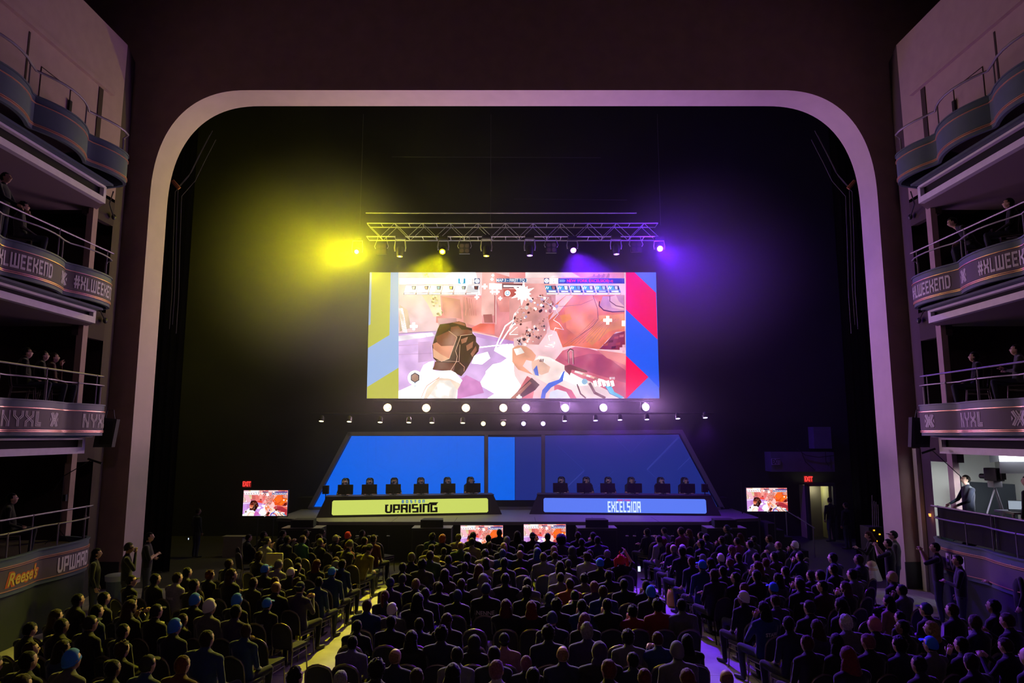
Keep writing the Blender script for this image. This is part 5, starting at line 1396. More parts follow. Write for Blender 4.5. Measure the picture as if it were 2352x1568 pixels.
PL = [('l', (793, 848, 903, 967, 1029, 1087), (790, 847, 904, 966, 1028, 1082), ('black', 'black', 'cap', 'brown', 'black', 'black')), ('r', (1287, 1342, 1396, 1458, 1523, 1580), (1290, 1348, 1399, 1453, 1522, 1578), ('black', 'black', 'black', 'black', 'darkbrown', 'darkbrown'))]
OR = ('first', 'second', 'third', 'fourth', 'fifth', 'sixth')
kb = mat('keyboard_black', (.02, .02, .022), .5); mp = mat('mousepad', (.03, .03, .04), .9)
for key, mx_, hx_, hs in PL:
    fnp, ang = (LP, la) if key == 'l' else (RP, ra); dn = 'yellow green desk' if key == 'l' else 'light blue desk'; Ld = 7.5 if key == 'l' else 7.86
    for i, (mx1, hx1, hh) in enumerate(zip(mx_, hx_, hs)):
        def solve(px, off, z):
            lo, hi = 0., 1.
            for _ in range(30):
                m = (lo + hi) / 2
                if pix(fnp(m, off, z))[0] < px: lo = m
                else: hi = m
            return fnp((lo + hi) / 2, off, z)
        wh = 'at the %s, %s from left' % (dn, OR[i])
        p = solve(mx1, .42, .81)
        if M0 is None: M0 = monitor_proto(); m = M0; m.location = p; m.rotation_euler = (0, 0, ang); tag(m, 'black monitor seen from behind ' + wh, 'monitor', 'monitors on the player desks')
        else: dup(M0, p, ang + (.06 if i % 2 else -.04), label='black monitor seen from behind ' + wh, group='monitors on the player desks')
        p = solve(hx1, 1.22, .0)
        if G0_ is None: G0_ = gchair_proto(); m = G0_; m.scale = (1.12,) * 3; m.location = p; m.rotation_euler = (0, 0, ang + math.pi); tag(m, 'black high backed gaming chair ' + wh, 'chair', 'gaming chairs on stage')
        else: dup(G0_, p, ang + math.pi, label='black high backed gaming chair ' + wh, group='gaming chairs on stage')
        o = person('player', 'k' if hh == 'cap' else 's', 'black' if hh == 'cap' else hh, 'black' if key == 'l' else 'navy', p + Vector((0, 0, .02)), ang + math.pi, 1.06, i % 2, ('player in %s and headset %s' % ('black cap' if hh == 'cap' else 'dark hair', wh)), 'players on stage')
        me, nm = hairmesh('phones'); h = bpy.data.objects.new(nm, me); col.objects.link(h); h.parent = o; h.location = HEAD['player'][0]; h.rotation_euler = HEAD['player'][1].to_euler(); slot(h, 0, mat('headset_grey', (.25, .25, .28), .4))
        q = p + Vector((0, -.02, .812)) + Vector((math.sin(ang), -math.cos(ang), 0)) * .50
        k_ = MB().bevbox(-.2, .2, -.07, .07, 0, .02, .006).build('keyboard', kb, loc=q); k_.rotation_euler = (0, 0, ang); tag(k_, 'black keyboard in front of the %s player %s' % (OR[i], dn), 'keyboard', 'keyboards on the player desks'); k_['label'] = 'black keyboard under the hands of the %s player, %s' % (OR[i], dn)
for px, py_, fn, nm in ((748, 1126, LP, 'left end of the yellow green desk'), (1619, 1122, RP, 'right end of the light blue desk')):
    p = P(px, py_ + 8, 28.55 if px < 1000 else 29.0); r = empty('desk_end_speaker', (p.x, p.y, ZS), 0, 'small dark loudspeaker on a pole at the ' + nm, 'speaker', 'desk end speakers')
    MB().bevbox(-.12, .12, -.1, .1, p.z - ZS, p.z - ZS + .34, .02).build('cabinet', MATS['speaker_black'], r, loc=(0, 0, 0)); MB().cyl((0, 0, 0), (0, 0, p.z - ZS), .02, 8).cyl((0, 0, 0), (0, 0, .02), .14, 12).build('pole', dkmetal, r, loc=(0, 0, 0))
# ================================================================== lighting rig
trm = mat('truss_metal', (.80, .82, .88), .45, metal=.5); capm = mat('lamp_housing', (.009, .009, .01), .6)
YT = 29.7
pa, pb_ = P(842, 543, YT), P(1512, 543, YT)
zb = pb_.z; x0, x1 = pa.x - .0, pb_.x; hT = .62; dT = .62
root = empty('lighting_truss', ((x0 + x1) / 2, YT, zb), label='long box truss carrying the yellow and purple lamps above the screen', cat='truss')
mb = MB()
for y in (YT, YT + dT):
    for z in (zb, zb + hT): mb.tube([(x0, y, z), (x1, y, z)], .028, 8)
mb.build('chords', trm, root)
mb = MB(); n = 21
for i in range(n + 1):
    x = x0 + (x1 - x0) * i / n
    for z in (zb, zb + hT): mb.tube([(x, YT, z), (x, YT + dT, z)], .018, 6)
    for y in (YT, YT + dT):
        if i < n: xx = x + (x1 - x0) / n; mb.tube([(x, y, zb if i % 2 else zb + hT), (xx, y, zb + hT if i % 2 else zb)], .012, 6)
mb.build('lacing', trm, root)
p1, p2 = P(840, 489, YT + .3), P(1462, 480, YT + .3)
mb = MB(); mb.tube([(p1.x, YT + .3, p1.z), (p2.x, YT + .3, p1.z)], .03, 8); o = mb.build('hanging_pipe', trm); tag(o, 'long thin horizontal pipe above the truss', 'pipe')
for px, wd in ((829, 'left'), (1127, 'middle'), (1515, 'right')):
    a = P(px, 440, YT + .3); mb = MB(); mb.tube([(a.x, YT + .3, zb + hT), (a.x, YT + .3, 19.5)], .013, 5); o = mb.build('suspension_cable', mat('cable_grey', (.10, .10, .10), .7)); tag(o, '%s of three thin vertical cables holding the truss' % wd, 'cable', 'truss cables')
for y_, a_, b_, wd in ((360, 900, 1380, 'upper'), (457, 1180, 1440, 'lower')):
    a, b = P(a_, y_, 31.5), P(b_, y_ + 2, 31.5); mb = MB(); mb.tube([a, b], .012, 5); tag(mb.build('fly_pipe', MATS['cable_grey']), '%s faint horizontal pipe in the dark above the truss' % wd, 'pipe', 'fly pipes')
YEL = (1., .90, .0); PUR = (.14, .008, 1.)
ylens = mat('lens_yellow', (.1, .1, .02), .3, emit=(1, .80, .0), es=14, sampling='NONE'); plens = mat('lens_purple', (.05, .02, .1), .3, emit=(.42, .10, 1), es=14, sampling='NONE')
yl_dim = mat('lens_yellow_dim', (.1, .1, .02), .3, emit=(.9, .70, .02), es=2.2, sampling='NONE'); pl_dim = mat('lens_purple_dim', (.05, .02, .1), .3, emit=(.42, .22, .95), es=2.2, sampling='NONE')
core = mat('lens_core', (1, 1, 1), .3, emit=(1, 1, .92), es=6, sampling='NONE')
def moving_head(px, py_, colr, front, label, power, aim, spot, lensm, hard=.04, bl=.6, glow=130, laim=None):
    p = P(px, py_, YT - .25); aimv = (Vector(aim) - p).normalized()
    r = empty('moving_head_lamp', (p.x, p.y, zb), 0, label, 'stage lamp', 'moving head lamps on the truss')
    M = Matrix.Translation(p - Vector((p.x, p.y, zb)) - aimv * .30) @ aimv.to_track_quat('Z', 'Y').to_matrix().to_4x4()
    top = (p - Vector((p.x, p.y, zb)) - aimv * .30)
    MB().bevbox(top.x - .2, top.x + .2, top.y - .14, top.y + .14, -.18, -.02, .02).build('base', capm, r, loc=(0, 0, 0))
    m = MB(); m.tube([(top.x - .22, top.y, top.z - .06), (top.x - .24, top.y, top.z + .1), (top.x - .21, top.y, -.2), (top.x + .21, top.y, -.2), (top.x + .24, top.y, top.z + .1), (top.x + .22, top.y, top.z - .06)], .03, 8); m.build('yoke', trm, r, loc=(0, 0, 0))
    m = MB(); m.tube([(0, 0, -.16), (0, 0, -.1), (0, 0, .12), (0, 0, .27), (0, 0, .29)], [.10, .15, .16, .14, .135], 16); m.xf(M); hd = m.build('head', capm, r, loc=(0, 0, 0), smooth=40)
    m = MB(); m.cyl((0, 0, .292), (0, 0, .30), .125, 20); m.xf(M); m.build('lens', lensm, hd, loc=(0, 0, 0))
    m = MB(); m.cyl((0, 0, .301), (0, 0, .304), .085 if front else .05, 16); m.xf(M); m.build('bulb', core, hd, loc=(0, 0, 0))
    if power: light('lamp_light', 'SPOT', p + aimv * .12, colr, power, laim or aim, r, hard, spot, bl)
    if front: light('lamp_glow', 'POINT', p + aimv * .14, colr, glow, None, r, .08)
LW = 1.0
moving_head(819, 578, YEL, 1, 'dazzling yellow lamp at the far left end of the truss', 1500, (-4, 5, 4), 128, ylens, .1, 1., 560, (-13, 27.2, 11.5))
moving_head(918, 589, YEL, 0, 'yellow lamp tipped downwards, second on the truss from left', 500, (-5.2, 29.0, 4), 34, yl_dim)
moving_head(1016, 578, YEL, 1, 'bright yellow lamp facing out, third on the truss from left', 17000, (-3.9, 15.5, 0), 50, ylens, .16)
moving_head(1117, 588, YEL, 0, 'yellow lamp tipped downwards, fourth on the truss from left', 400, (-1.2, 29.0, 4), 34, yl_dim)
moving_head(1217, 587, PUR, 0, 'purple lamp tipped downwards, fifth on the truss from left', 400, (.9, 29.0, 4), 34, pl_dim)
moving_head(1317, 575, PUR, 1, 'bright purple lamp facing out, sixth on the truss from left', 30000, (4.2, 15.5, 0), 50, plens, .16)
moving_head(1416, 584, PUR, 0, 'purple lamp tipped downwards, seventh on the truss from left', 500, (5.0, 29.0, 4), 34, pl_dim)
moving_head(1516, 571, PUR, 1, 'bright purple lamp at the far right end of the truss', 1500, (4, 5, 4), 120, plens, .1, 1., 420, (12.5, 26, 6))
blm = mat('blinder_glass', (.14, .11, .10), .2, metal=.4)
for px, py_, wd in ((876, 572, 'left end'), (1067, 571, 'left of centre'), (1266, 569, 'right of centre'), (1461, 567, 'right end')):
    p = P(px, py_, YT - .1); r = empty('blinder_lamp', p, 0, 'dark four lens blinder lamp hanging on the truss, ' + wd, 'stage lamp', 'unlit blinder lamps')
    b = MB().bevbox(-.24, .24, -.06, .08, -.24, .24, .02).build('housing', capm, r, loc=(0, 0, 0))
    for ex in (-1, 1):
        for ez in (-1, 1): MB().cyl((ex * .115, -.062, ez * .115), (ex * .115, -.075, ez * .115), .095, 16).build('lens', blm, r, loc=(0, 0, 0))
    m = MB()
    for ex in (-1, 1): m.tube([(ex * .26, 0, .02), (ex * .31, 0, .12), (ex * .2, .1, .5), (ex * .2, .1, zb - p.z)], .014, 6)
    m.build('bracket', trm, r, loc=(0, 0, 0))
# rows of LED lamps under the screen and over the set
def dotlens(name, c, s_, sc_):
    m = mat(name, (.02, .02, .02), .4, emit=c, es=s_, sampling='NONE'); nt = m.node_tree; b = nt.nodes['Principled BSDF']
    tc = nt.nodes.new('ShaderNodeTexCoord'); v = nt.nodes.new('ShaderNodeTexVoronoi'); v.inputs['Scale'].default_value = sc_; v.inputs['Randomness'].default_value = .15
    r = nt.nodes.new('ShaderNodeMapRange'); r.inputs['From Min'].default_value = .45; r.inputs['From Max'].default_value = .6; r.inputs['To Min'].default_value = s_; r.inputs['To Max'].default_value = s_ * .25
    nt.links.new(tc.outputs['Object'], v.inputs['Vector']); nt.links.new(v.outputs['Distance'], r.inputs['Value']); nt.links.new(r.outputs['Result'], b.inputs['Emission Strength']); return m
wl = dotlens('led_lens_warm', (1, .72, .36), 5, 30); pl_ = dotlens('led_lens_purple', (.62, .5, 1), 5, 30)
wl2 = dotlens('led_lens_cream', (1, .88, .5), 3, 45); pl2 = dotlens('led_lens_lilac', (.66, .6, 1), 3, 45)
def par(px, py_, D, rad, aim, lm, colr, power, label, group, spot=110, soft=.12, laim=None):
    p = P(px, py_, D); a = (Vector(aim) - p).normalized(); M = a.to_track_quat('Z', 'Y').to_matrix().to_4x4()
    r = empty('led_lamp', p, 0, label, 'stage lamp', group)
    m = MB(); m.tube([(0, 0, -.24), (0, 0, -.2), (0, 0, -.02), (0, 0, .0)], [rad * .6, rad * .95, rad * 1.08, rad * 1.08], 20); m.xf(M); m.build('housing', capm, r, loc=(0, 0, 0), smooth=40)
    m = MB(); m.cyl((0, 0, .001), (0, 0, .006), rad, 24); m.xf(M); m.build('lens', lm, r, loc=(0, 0, 0))
    m = MB(); m.tube([(-rad * 1.2, .05, 0), (-rad * 1.2, .08, rad * 1.5), (rad * 1.2, .08, rad * 1.5), (rad * 1.2, .05, 0)], .012, 6); m.build('bracket', capm, r, loc=(0, 0, 0))
    if power: light('lamp_light', 'SPOT', p + a * .03, colr, power, laim or aim, r, soft, spot, .5)
for i, (px, py_) in enumerate(((890, 935.5), (979, 936.5), (1070, 936.5), (1156, 936.5))): par(px, py_, 30.3, .175, (-6 + i * 3.5, 12, 9), wl, (1, .53, .72), 620, 'large warm white LED lamp under the screen, %s from left' % OR[i], 'large LED lamps under the screen', 140, .12, (-6 + i * 3.5, 14, 14))
for i, (px, py_) in enumerate(((1208, 936.5), (1298, 936.5), (1386, 936), (1483, 934.5))): par(px, py_, 30.3, .175, (3 + i * 2.5, 12, 9), pl_, (.72, .32, .92), 560, 'large purple white LED lamp under the screen, %s of the purple ones from left' % OR[i], 'large LED lamps under the screen', 140, .12, (3 + i * 2.5, 14, 14))
small = [(738, 967, 0), (802, 968, 0), (873, 969.5, 0), (939, 970, 0), (992, 970.5, 0), (1063, 971, 0), (1110, 972.5, 1), (1156, 972.5, 1), (1202.5, 972.5, 1), (1247.5, 972.5, 1), (1297, 966.5, 0), (1368, 965.5, 0), (1424, 964, 0), (1486, 963, 0), (1557, 961, 0), (1620, 959, 0)]
for i, (px, py_, f_) in enumerate(small):
    w = i < 8; p = P(px, py_, 28.7)
    par(px, py_, 28.7, .095, (p.x, 10, 5) if f_ else (p.x * 1.0, 27.6, 1.4), wl2 if w else pl2, (1, .82, .32) if w else (.25, .03, 1), 12 if f_ else (60 if w else 190), 'small %s lamp above the set, %s from the %s' % ('cream' if w else 'lilac', ('first', 'second', 'third', 'fourth', 'fifth', 'sixth', 'seventh', 'eighth')[i if w else 15 - i], 'left' if w else 'right'), 'small LED lamps above the set', 90, .08)
mb = MB(); a, b = P(715, 955, 28.95), P(1640, 955, 28.95); mb.tube([(a.x, 28.95, a.z + .1), (b.x, 28.95, a.z + .1)], .03, 8); tag(mb.build('lamp_pipe', capm), 'thin black pipe carrying the row of small lamps', 'pipe')
mb = MB(); a, b = P(860, 921, 30.5), P(1500, 921, 30.5); mb.tube([(a.x, 30.5, a.z), (b.x, 30.5, a.z)], .03, 8); tag(mb.build('lamp_bar', capm), 'black bar carrying the large lamps under the screen', 'pipe')
# ================================================================== exit signs, doorway, walls at the sides
redm = mat('exit_red', (.3, .02, .02), .5, emit=(1., .05, .04), es=1.3, sampling='NONE'); exb = mat('exit_face', (.05, .01, .01), .5, emit=(.22, .01, .01), es=.6, sampling='NONE')
def exit_sign(px, py_, D, label, lit=True):
    p = P(px, py_, D); r = empty('exit_sign', p, 0, label, 'sign', 'exit signs')
    MB().bevbox(-.19, .19, -.03, .05, -.145, .145, .01).build('case', exb if lit else mat('sign_white', (.55, .55, .6), .6), r, loc=(0, 0, 0))
    g = font_mb('EXIT', .30, .012, xs=.62); g.v = [(x, -.034, y) for x, y, z in g.v]; g.build('lettering', redm if lit else mat('sign_letters', (.08, .07, .09), .6), r, loc=(0, 0, 0))
    if lit:
        m = MB().tube([(-.14, .0, .15), (-.14, 0, .2), (.14, 0, .2), (.14, 0, .15)], .01, 5); m.build('bracket', dkmetal, r, loc=(0, 0, 0))
        light('sign_glow', 'POINT', p + Vector((0, -.15, 0)), (1, .06, .04), 1.2, None, r, .1)
exit_sign(567, 1111.5, 32.6, 'glowing red exit sign above the left television'); exit_sign(1856.5, 1100, 32.0, 'glowing red exit sign above the right doorway')
wp = mat('wall_panel_grey', (.16, .18, .22), .8, noise_amt=.15, scale=2)
mb = MB(); a, b = P(1770, 1038, 32.4), P(1918, 1083, 32.4); mb.box(a.x, b.x, 32.4, 33.2, b.z, a.z); mb.box(P(1868, 980, 32.6).x, P(1908, 980, 32.6).x, 32.6, 33.2, P(0, 1030, 32.6).z, P(0, 980, 32.6).z)
o = mb.build('wall_back_bulkhead', wp); tag(o, kind='structure')
exit_sign(1782, 1060, 32.36, 'unlit white exit sign on the pale bulkhead', False)
for k, pts in enumerate(([(1830, 1030), (1850, 1045), (1880, 1050), (1915, 1046)], [(1842, 1040), (1850, 1060), (1872, 1080)], [(1896, 1036), (1897, 1060), (1904, 1070)])):
    mb = MB(); mb.tube([P(x, y, 32.3) for x, y in pts], .018, 5); tag(mb.build('loose_cable', dkmetal), '%s dark cable drooping over the pale bulkhead' % ('long', 'slanting', 'short')[k], 'cable', 'loose cables')
dr = empty('door_3', P(1885, 1245, 32.1)); tag(dr, 'doorway with a pale yellow lit edge right of the stage', kind='structure')
a, b = P(1856, 1116, 32.1), P(1917, 1245, 32.1); a.z = max(a.z, 2.4)
MB().box(a.x - .12, a.x, 31.95, 32.2, 0, a.z + .1).box(b.x, b.x + .12, 31.95, 32.2, 0, a.z + .1).box(a.x - .12, b.x + .12, 31.95, 32.2, a.z, a.z + .14).build('door_frame', mat('door_frame_dark', (.03, .03, .035), .7), dr)
MB().box(a.x, b.x, 33.0, 33.1, 0, a.z).build('far_wall', mat('corridor_wall', (.22, .20, .17), .8), dr)
MB().box(a.x - .01, a.x + .10, 32.2, 33.1, 0, a.z).box(b.x - .09, b.x, 32.2, 33.1, 0, a.z).build('door_jamb', mat('jamb_yellow', (.60, .60, .30), .6), dr)
light('corridor_light', 'POINT', ((a.x + b.x) / 2, 32.7, 2.2), (1, .95, .6), 9, None, dr, .15)
mb = MB(); mb.tube([P(1788, 1164, 28.2), P(1805, 1172, 28.2), P(1872, 1213, 27.6)], .02, 6); mb.tube([P(1832, 1186, 28.0), P(1850, 1200, 27.8), P(1853, 1213, 27.7)], .015, 6); mb.tube([P(1805, 1172, 28.2), Vector((P(1805, 1172, 28.2).x, 28.2, 0))], .02, 6); mb.tube([P(1868, 1211, 27.6), Vector((P(1868, 1211, 27.6).x, 27.6, 0))], .02, 6)
tag(mb.build('stair_handrail', railm), 'slanting handrail of the steps right of the stage', 'handrail')
mb = MB()
for i in range(5): x_ = 10.0 + i * .3; mb.box(x_, x_ + .32, 27.4, 28.5, 0, 1.3 - i * .26)
tag(mb.build('stage_steps', skirt), 'dark steps leading down from the right end of the stage', 'steps')
mb = MB(); mb.tube([P(1702, 1107, 29.5), Vector((P(1702, 1107, 29.5).x, 29.5, ZS))], .02, 6); tag(mb.build('light_stand', dkmetal), 'thin dark upright pole beside the right television', 'stand')
# low barrier, cone-like marker and radio antennas
a = P(512, 1231, 27.6); b = P(562, 1231, 27.6); mb = MB(); mb.box(a.x, b.x, 27.5, 27.9, a.z - .03, a.z); mb.box(a.x + .05, b.x - .05, 27.52, 27.88, 0, a.z - .03); tag(mb.build('low_case', mat('case_top', (.28, .27, .2), .6)), 'low flat topped case left of the front rows', 'case')
p = PZ(518, 1270, 0); mb = MB(); mb.tube([(p.x, p.y, 0), (p.x, p.y, .35), (p.x, p.y, .5)], [.11, .06, .03], 10); tag(mb.build('floor_marker', mat('marker_purple', (.35, .25, .5), .6)), 'small pale purple marker cone on the floor left', 'cone')
for k in range(4):
    b = P(2003 + k * 4.5, 1200, 23.8); t = P(2003 + k * 4.5, (1137, 1150, 1152, 1158)[k], 23.8); mb = MB(); mb.tube([(b.x, b.y, 1.2), t], .012, 5); 
    tag(mb.build('antenna', railm), '%s upright antenna rod on the rack beside the right pillar' % OR[k], 'antenna', 'antenna rods')
b = P(2008, 1250, 23.8); r = empty('equipment_rack', (b.x, 23.9, 0), 0, 'dark equipment rack with small amber lights beside the right pillar', 'rack')
MB().bevbox(-.25, .3, -.3, .3, 0, 1.65, .02).build('case', MATS['speaker_black'], r, loc=(0, 0, 0))
for k, (x_, z_) in enumerate(((-.08, 1.55), (.10, 1.42), (-.02, 1.2))): MB().bevbox(x_ - .025, x_ + .025, -.32, -.3, z_ - .02, z_ + .02, .004).build('indicator', em('amber_led', 'FFB020', 2), r, loc=(0, 0, 0))
# ================================================================== standing people and gallery people
def stand_at(kind, hk, hc, top, px, ytop, D, rz, scale, skin, label, legs=None, z=0, feet=True):
    p = P(px, ytop, D); zt = 1.775 * scale
    o = person(kind, hk, hc, top, (p.x, D, z), rz, scale, skin, label, 'standing people', legs); return o
def D_from_top(px, ytop, h):            # distance at which a standing height reaches the pixel
    d = ray(px, ytop); return (h - H) / (d[2] / d[1])
def st(kind, hk, hc, top, px, ytop, h, rz, label, skin=0, legs=None, D=None):
    h *= 1.1; s_ = h / 1.79; D = D or D_from_top(px, ytop, h); return stand_at(kind, hk, hc, top, px, ytop, D, R(rz), s_, skin, label, legs)
st('stand_cross', 's', 'black', 'charcoal', 343, 1221, 1.80, -70, 'bearded person standing with crossed arms beside the left pillar')
st('stand_mouth', 'B', 'black', 'black', 296, 1246, 1.74, -60, 'person in dark knitted hat, hand at mouth, left of the crossed arms person', 2)
st('stand_side', 'l', 'black', 'charcoal', 222, 1258, 1.70, -65, 'long haired person in striped jacket standing under the left balcony')
st('stand_side', 's', 'black', 'navy', 455, 1170, 1.72, -40, 'dim person standing in the dark left of the television', 2, D=27.5)
st('stand_skirt', 'l', 'darkred', 'black', 1996, 1219, 1.68, 70, 'person in shiny flared skirt looking at a phone on the right', 0, mat('skirt_silver', (.62, .55, .62), .32, metal=.3))
st('stand_side', 'k', 'black', 'grey', 2052, 1218, 1.80, 60, 'person in black cap and grey hooded top leaning by the right pillar')
st('stand_photo', 's', 'darkbrown', 'black', 2040, 1236, 1.70, 50, 'person raising a phone for a photo beside the skirted person', 0)
st('stand_photo', 's', 'black', 'black', 2148, 1244, 1.80, 55, 'photographer in glasses holding a camera with blue display on the right', 1)
st('stand_hold', 's', 'black', 'black', 2200, 1273, 1.74, 60, 'person in black standing right of the photographer', 1)
st('stand_hold', 'l', 'darkred', 'charcoal', 2297, 1275, 1.72, 62, 'long haired person holding a drink in front of the right banner')
st('stand_side', 's', 'black', 'black', 2336, 1282, 1.80, 60, 'rightmost standing person at the edge of the photo')
st('stand_side', 's', 'black', 'black', 1944, 1180, 1.75, 30, 'dim person standing near the right doorway, furthest right', 1, D=29.5)
st('stand_side', 's', 'black', 'black', 1905, 1140, 1.78, 20, 'dim person standing inside the lit doorway', 1, D=31.4)
ph = mat('phone_black', (.01, .01, .012), .3); bl = em('lcd_blue', '2C7CFF', 1.6)
p = P(2164, 1285, D_from_top(2148, 1244, 1.8) - .35); r = empty('camera', p, R(40), 'camera with glowing blue display held by the photographer', 'camera')
MB().bevbox(-.07, .07, -.035, .035, -.05, .05, .01).build('camera_body', ph, r, loc=(0, 0, 0)); MB().cyl((0, .03, 0), (0, .12, 0), .035, 12).build('lens_barrel', ph, r, loc=(0, 0, 0)); MB().box(-.04, .04, -.038, -.036, -.028, .028).build('display', bl, r, loc=(0, 0, 0))
for px, py_, dd, w, nm, lit in ((2034, 1256, 21.2, .04, 'phone held up by the person taking a photo', 0), (1984, 1268, 21.5, .035, 'phone held by the person in the shiny skirt', 0), (1468, 1306, None, .04, 'lit phone held up above the person in the red plush hat', 1), (433, 1237, 28, .02, 'tiny glowing phone in the dark far left', 1), (1347 - 55, 0, 0, 0, None, 0)):
    if not nm: continue
    if dd is None: dd = near_(1427, 1285)['o'].location.y + .1
    p = P(px, py_, dd); r = empty('phone', p, 0, nm, 'phone', 'phones'); MB().bevbox(-w, w, -.004, .004, -w * 1.9, w * 1.9, .004).build('case', ph, r, loc=(0, 0, 0))
    if lit: MB().box(-w * .88, w * .88, -.0055, -.0045, -w * 1.7, w * 1.7).build('display', em('phone_glow', 'C8D8FF', 1.6), r, loc=(0, 0, 0))
def gperson(sg, kind, hk, hc, top, px, ytop, D, floorz, rz, label, skin=0, scale=1.1):
    d = ray(px, ytop); t_ = 11.98 / abs(d[0]); person(kind, hk, hc, top, (d[0] * t_, d[1] * t_, floorz), R(rz), scale, skin, label, 'balcony spectators')
def gchair(px, ytop, D, floorz, rz, label): d = ray(px, ytop); t_ = 11.98 / abs(d[0]); chair((d[0] * t_, d[1] * t_, floorz), R(rz), False, label, 'chairs on the balconies')
# left galleries: floors are .72 below the parapet top
for px, yt, D, fz, rz, kind, hk, hc, top, lb_, sk in ((12, 405, 15.0, 9.03 - .12, -75, 'stand_rail', 's', 'black', 'navy', 'person in blue shirt leaning on the second balcony rail, left edge', 1),
    (52, 505, 15.9, 9.03 - .12, -55, 'lap', 'c', 'black', 'grey', 'seated person in grey top on the second left balcony', 0),
    (62, 818, 15.6, 5.5 - .12, -50, 'wide', 'k', 'black', 'black', 'person in black cap on the third left balcony', 0), (98, 850, 16.4, 5.5 - .12, -50, 'lap', 's', 'black', 'black', 'middle one of three seated people on the third left balcony', 0),
    (122, 852, 17.0, 5.5 - .12, -50, 'chin', 's', 'brown', 'maroon', 'rightmost one of three seated people on the third left balcony', 0), (30, 1131, 15.8, 1.98 - .12, -55, 'wide', 's', 'black', 'black', 'short haired person in black seated behind the lowest left rail', 0),
    (2318, 490, 15.6, 9.03 - .12, 55, 'lap', 's', 'black', 'black', 'seated person in black nearest the frame on the second right balcony', 0), (2240, 535, 16.7, 9.03 - .12, 60, 'bent', 's', 'black', 'charcoal', 'person bending over the parapet of the second right balcony', 0),
    (2238, 835, 17.0, 5.5 - .12, 60, 'lap', 'S', 'black', 'black', 'dark haired person with raised leg on the third right balcony', 0), (2335, 828, 15.4, 5.5 - .12, 55, 'fold', 's', 'darkbrown', 'grey', 'person in striped grey top at the right edge, third balcony', 0)):
    gperson(0, kind, hk, hc, top, px, yt, D, fz, rz, lb_, sk)
    if not kind.startswith('stand'): gchair(px, yt, D, fz, rz, 'dark chair under the ' + lb_)
# ---- studio corner in the lowest right box
fz = 1.98 - .12
pal = mat('studio_wall', (.62, .60, .56), .8)
mb = MB(); mb.box(12.62, 15.3, 21.6, 21.8, 0, 4.3); mb.box(15.05, 15.28, 14, 21.7, 0, 4.3); o = mb.build('wall_right_studio', pal); tag(o, kind='structure')
mb = MB(); mb.prism([(13.55, 20.6, fz + .3), (14.6, 20.2, fz + .3), (14.6, 20.2, 3.3), (13.55, 20.6, 3.35)], (.02, .06, 0)); tag(mb.build('black_backdrop', mat('backdrop_cloth', (.012, .014, .02), .9)), 'black backdrop cloth behind the camera in the right box', 'backdrop')
p = P(2218, 1056, 18.15); 
gperson(0, 'stand_rail', 's', 'darkbrown', 'navy', 2216, 1060, 18.0, fz, 80, 'headset wearing crew member at the lowest right balcony rail', 0, 1.02)
gperson(0, 'stand_side', 's', 'black', 'black', 2362, 1120, 16.6, fz, 30, 'crew member in black cut off by the right edge', 0, 1.08)
p = P(2284, 1100, 18.9); r = empty('video_camera', (p.x, p.y, fz), R(12), 'large video camera on a tripod in the lowest right box', 'camera')
hc_ = p.z - fz
MB().bevbox(-.13, .13, -.2, .2, hc_ - .05, hc_ + .30, .03).bevbox(-.07, .07, -.3, -.2, hc_ + .0, hc_ + .22, .01).build('camera_body', pcm, r, loc=(0, 0, 0)); MB().cyl((0, .2, hc_ + .06), (0, .42, hc_ + .06), .07, 14).build('lens_barrel', pcm, r, loc=(0, 0, 0)); MB().bevbox(-.14, .14, -.1, .1, hc_ - .22, hc_ - .05, .02).build('tripod_head', railm, r, loc=(0, 0, 0))
for k in range(3):
    a_ = k * 2 * math.pi / 3 + .4; MB().tube([(0, 0, hc_ - .22), (.22 * math.cos(a_), .22 * math.sin(a_), (hc_ - .2) * .55), (.42 * math.cos(a_), .42 * math.sin(a_), 0.01)], .022, 6).build('tripod_leg', railm, r, loc=(0, 0, 0))
p = P(2330, 1042, 18.3); r = empty('softbox', p, R(0), 'bright white softbox light with grey flaps in the lowest right box', 'softbox')
w, h = .42, .20; av = Vector((-.25, -1, -.15)).normalized()
soft = mat('softbox_glow', (1, 1, 1), .5, emit=(.85, .95, 1), es=9)
MB().box(-w, w, -.01, .0, -h, h).build('diffuser', soft, r, loc=(0, 0, 0)); MB().box(-w, w, .002, .08, -h, h).build('housing', pcm, r, loc=(0, 0, 0))
fm_ = mat('flap_white', (.55, .58, .62), .6)
for q in ([(-w, -.01, h), (-w, -.01, -h), (-w - .34, -.14, -h - .02), (-w - .34, -.14, h - .08)], [(-w, -.01, -h), (w, -.01, -h), (w - .02, -.14, -h - .3), (-w - .1, -.14, -h - .3)], [(-w, -.01, h), (w, -.01, h), (w, -.14, h + .22), (-w, -.14, h + .22)]): MB().prism(q, (0, .012, 0)).build('flap', fm_, r, loc=(0, 0, 0))
light('studio_light', 'AREA', (13.9, 19.0, 3.75), (.85, .95, 1), 30, (13.6, 20.2, 1.5), None, .6)
light('studio_lamp', 'SPOT', (11.95, 17.2, 3.5), (.9, .97, 1), 330, (13.0, 22, 2.2), None, .15, 46, .6)
mb = MB(); pp = P(2332, 1155, 17.8); r = empty('laptop', (pp.x, pp.y, pp.z - .17), R(-20), 'open laptop with a pale display at the right edge of the box', 'laptop')
MB().bevbox(-.17, .17, -.01, .005, .0, .24, .006).build('lid', pcm, r, loc=(0, 0, 0)); MB().box(-.155, .155, -.0125, -.0105, .015, .225).build('display', em('laptop_glow', 'A8B4C4', .8), r, loc=(0, 0, 0)); MB().bevbox(-.17, .17, -.24, .0, -.02, .0, .006).build('keyboard_base', pcm, r, loc=(0, 0, 0))
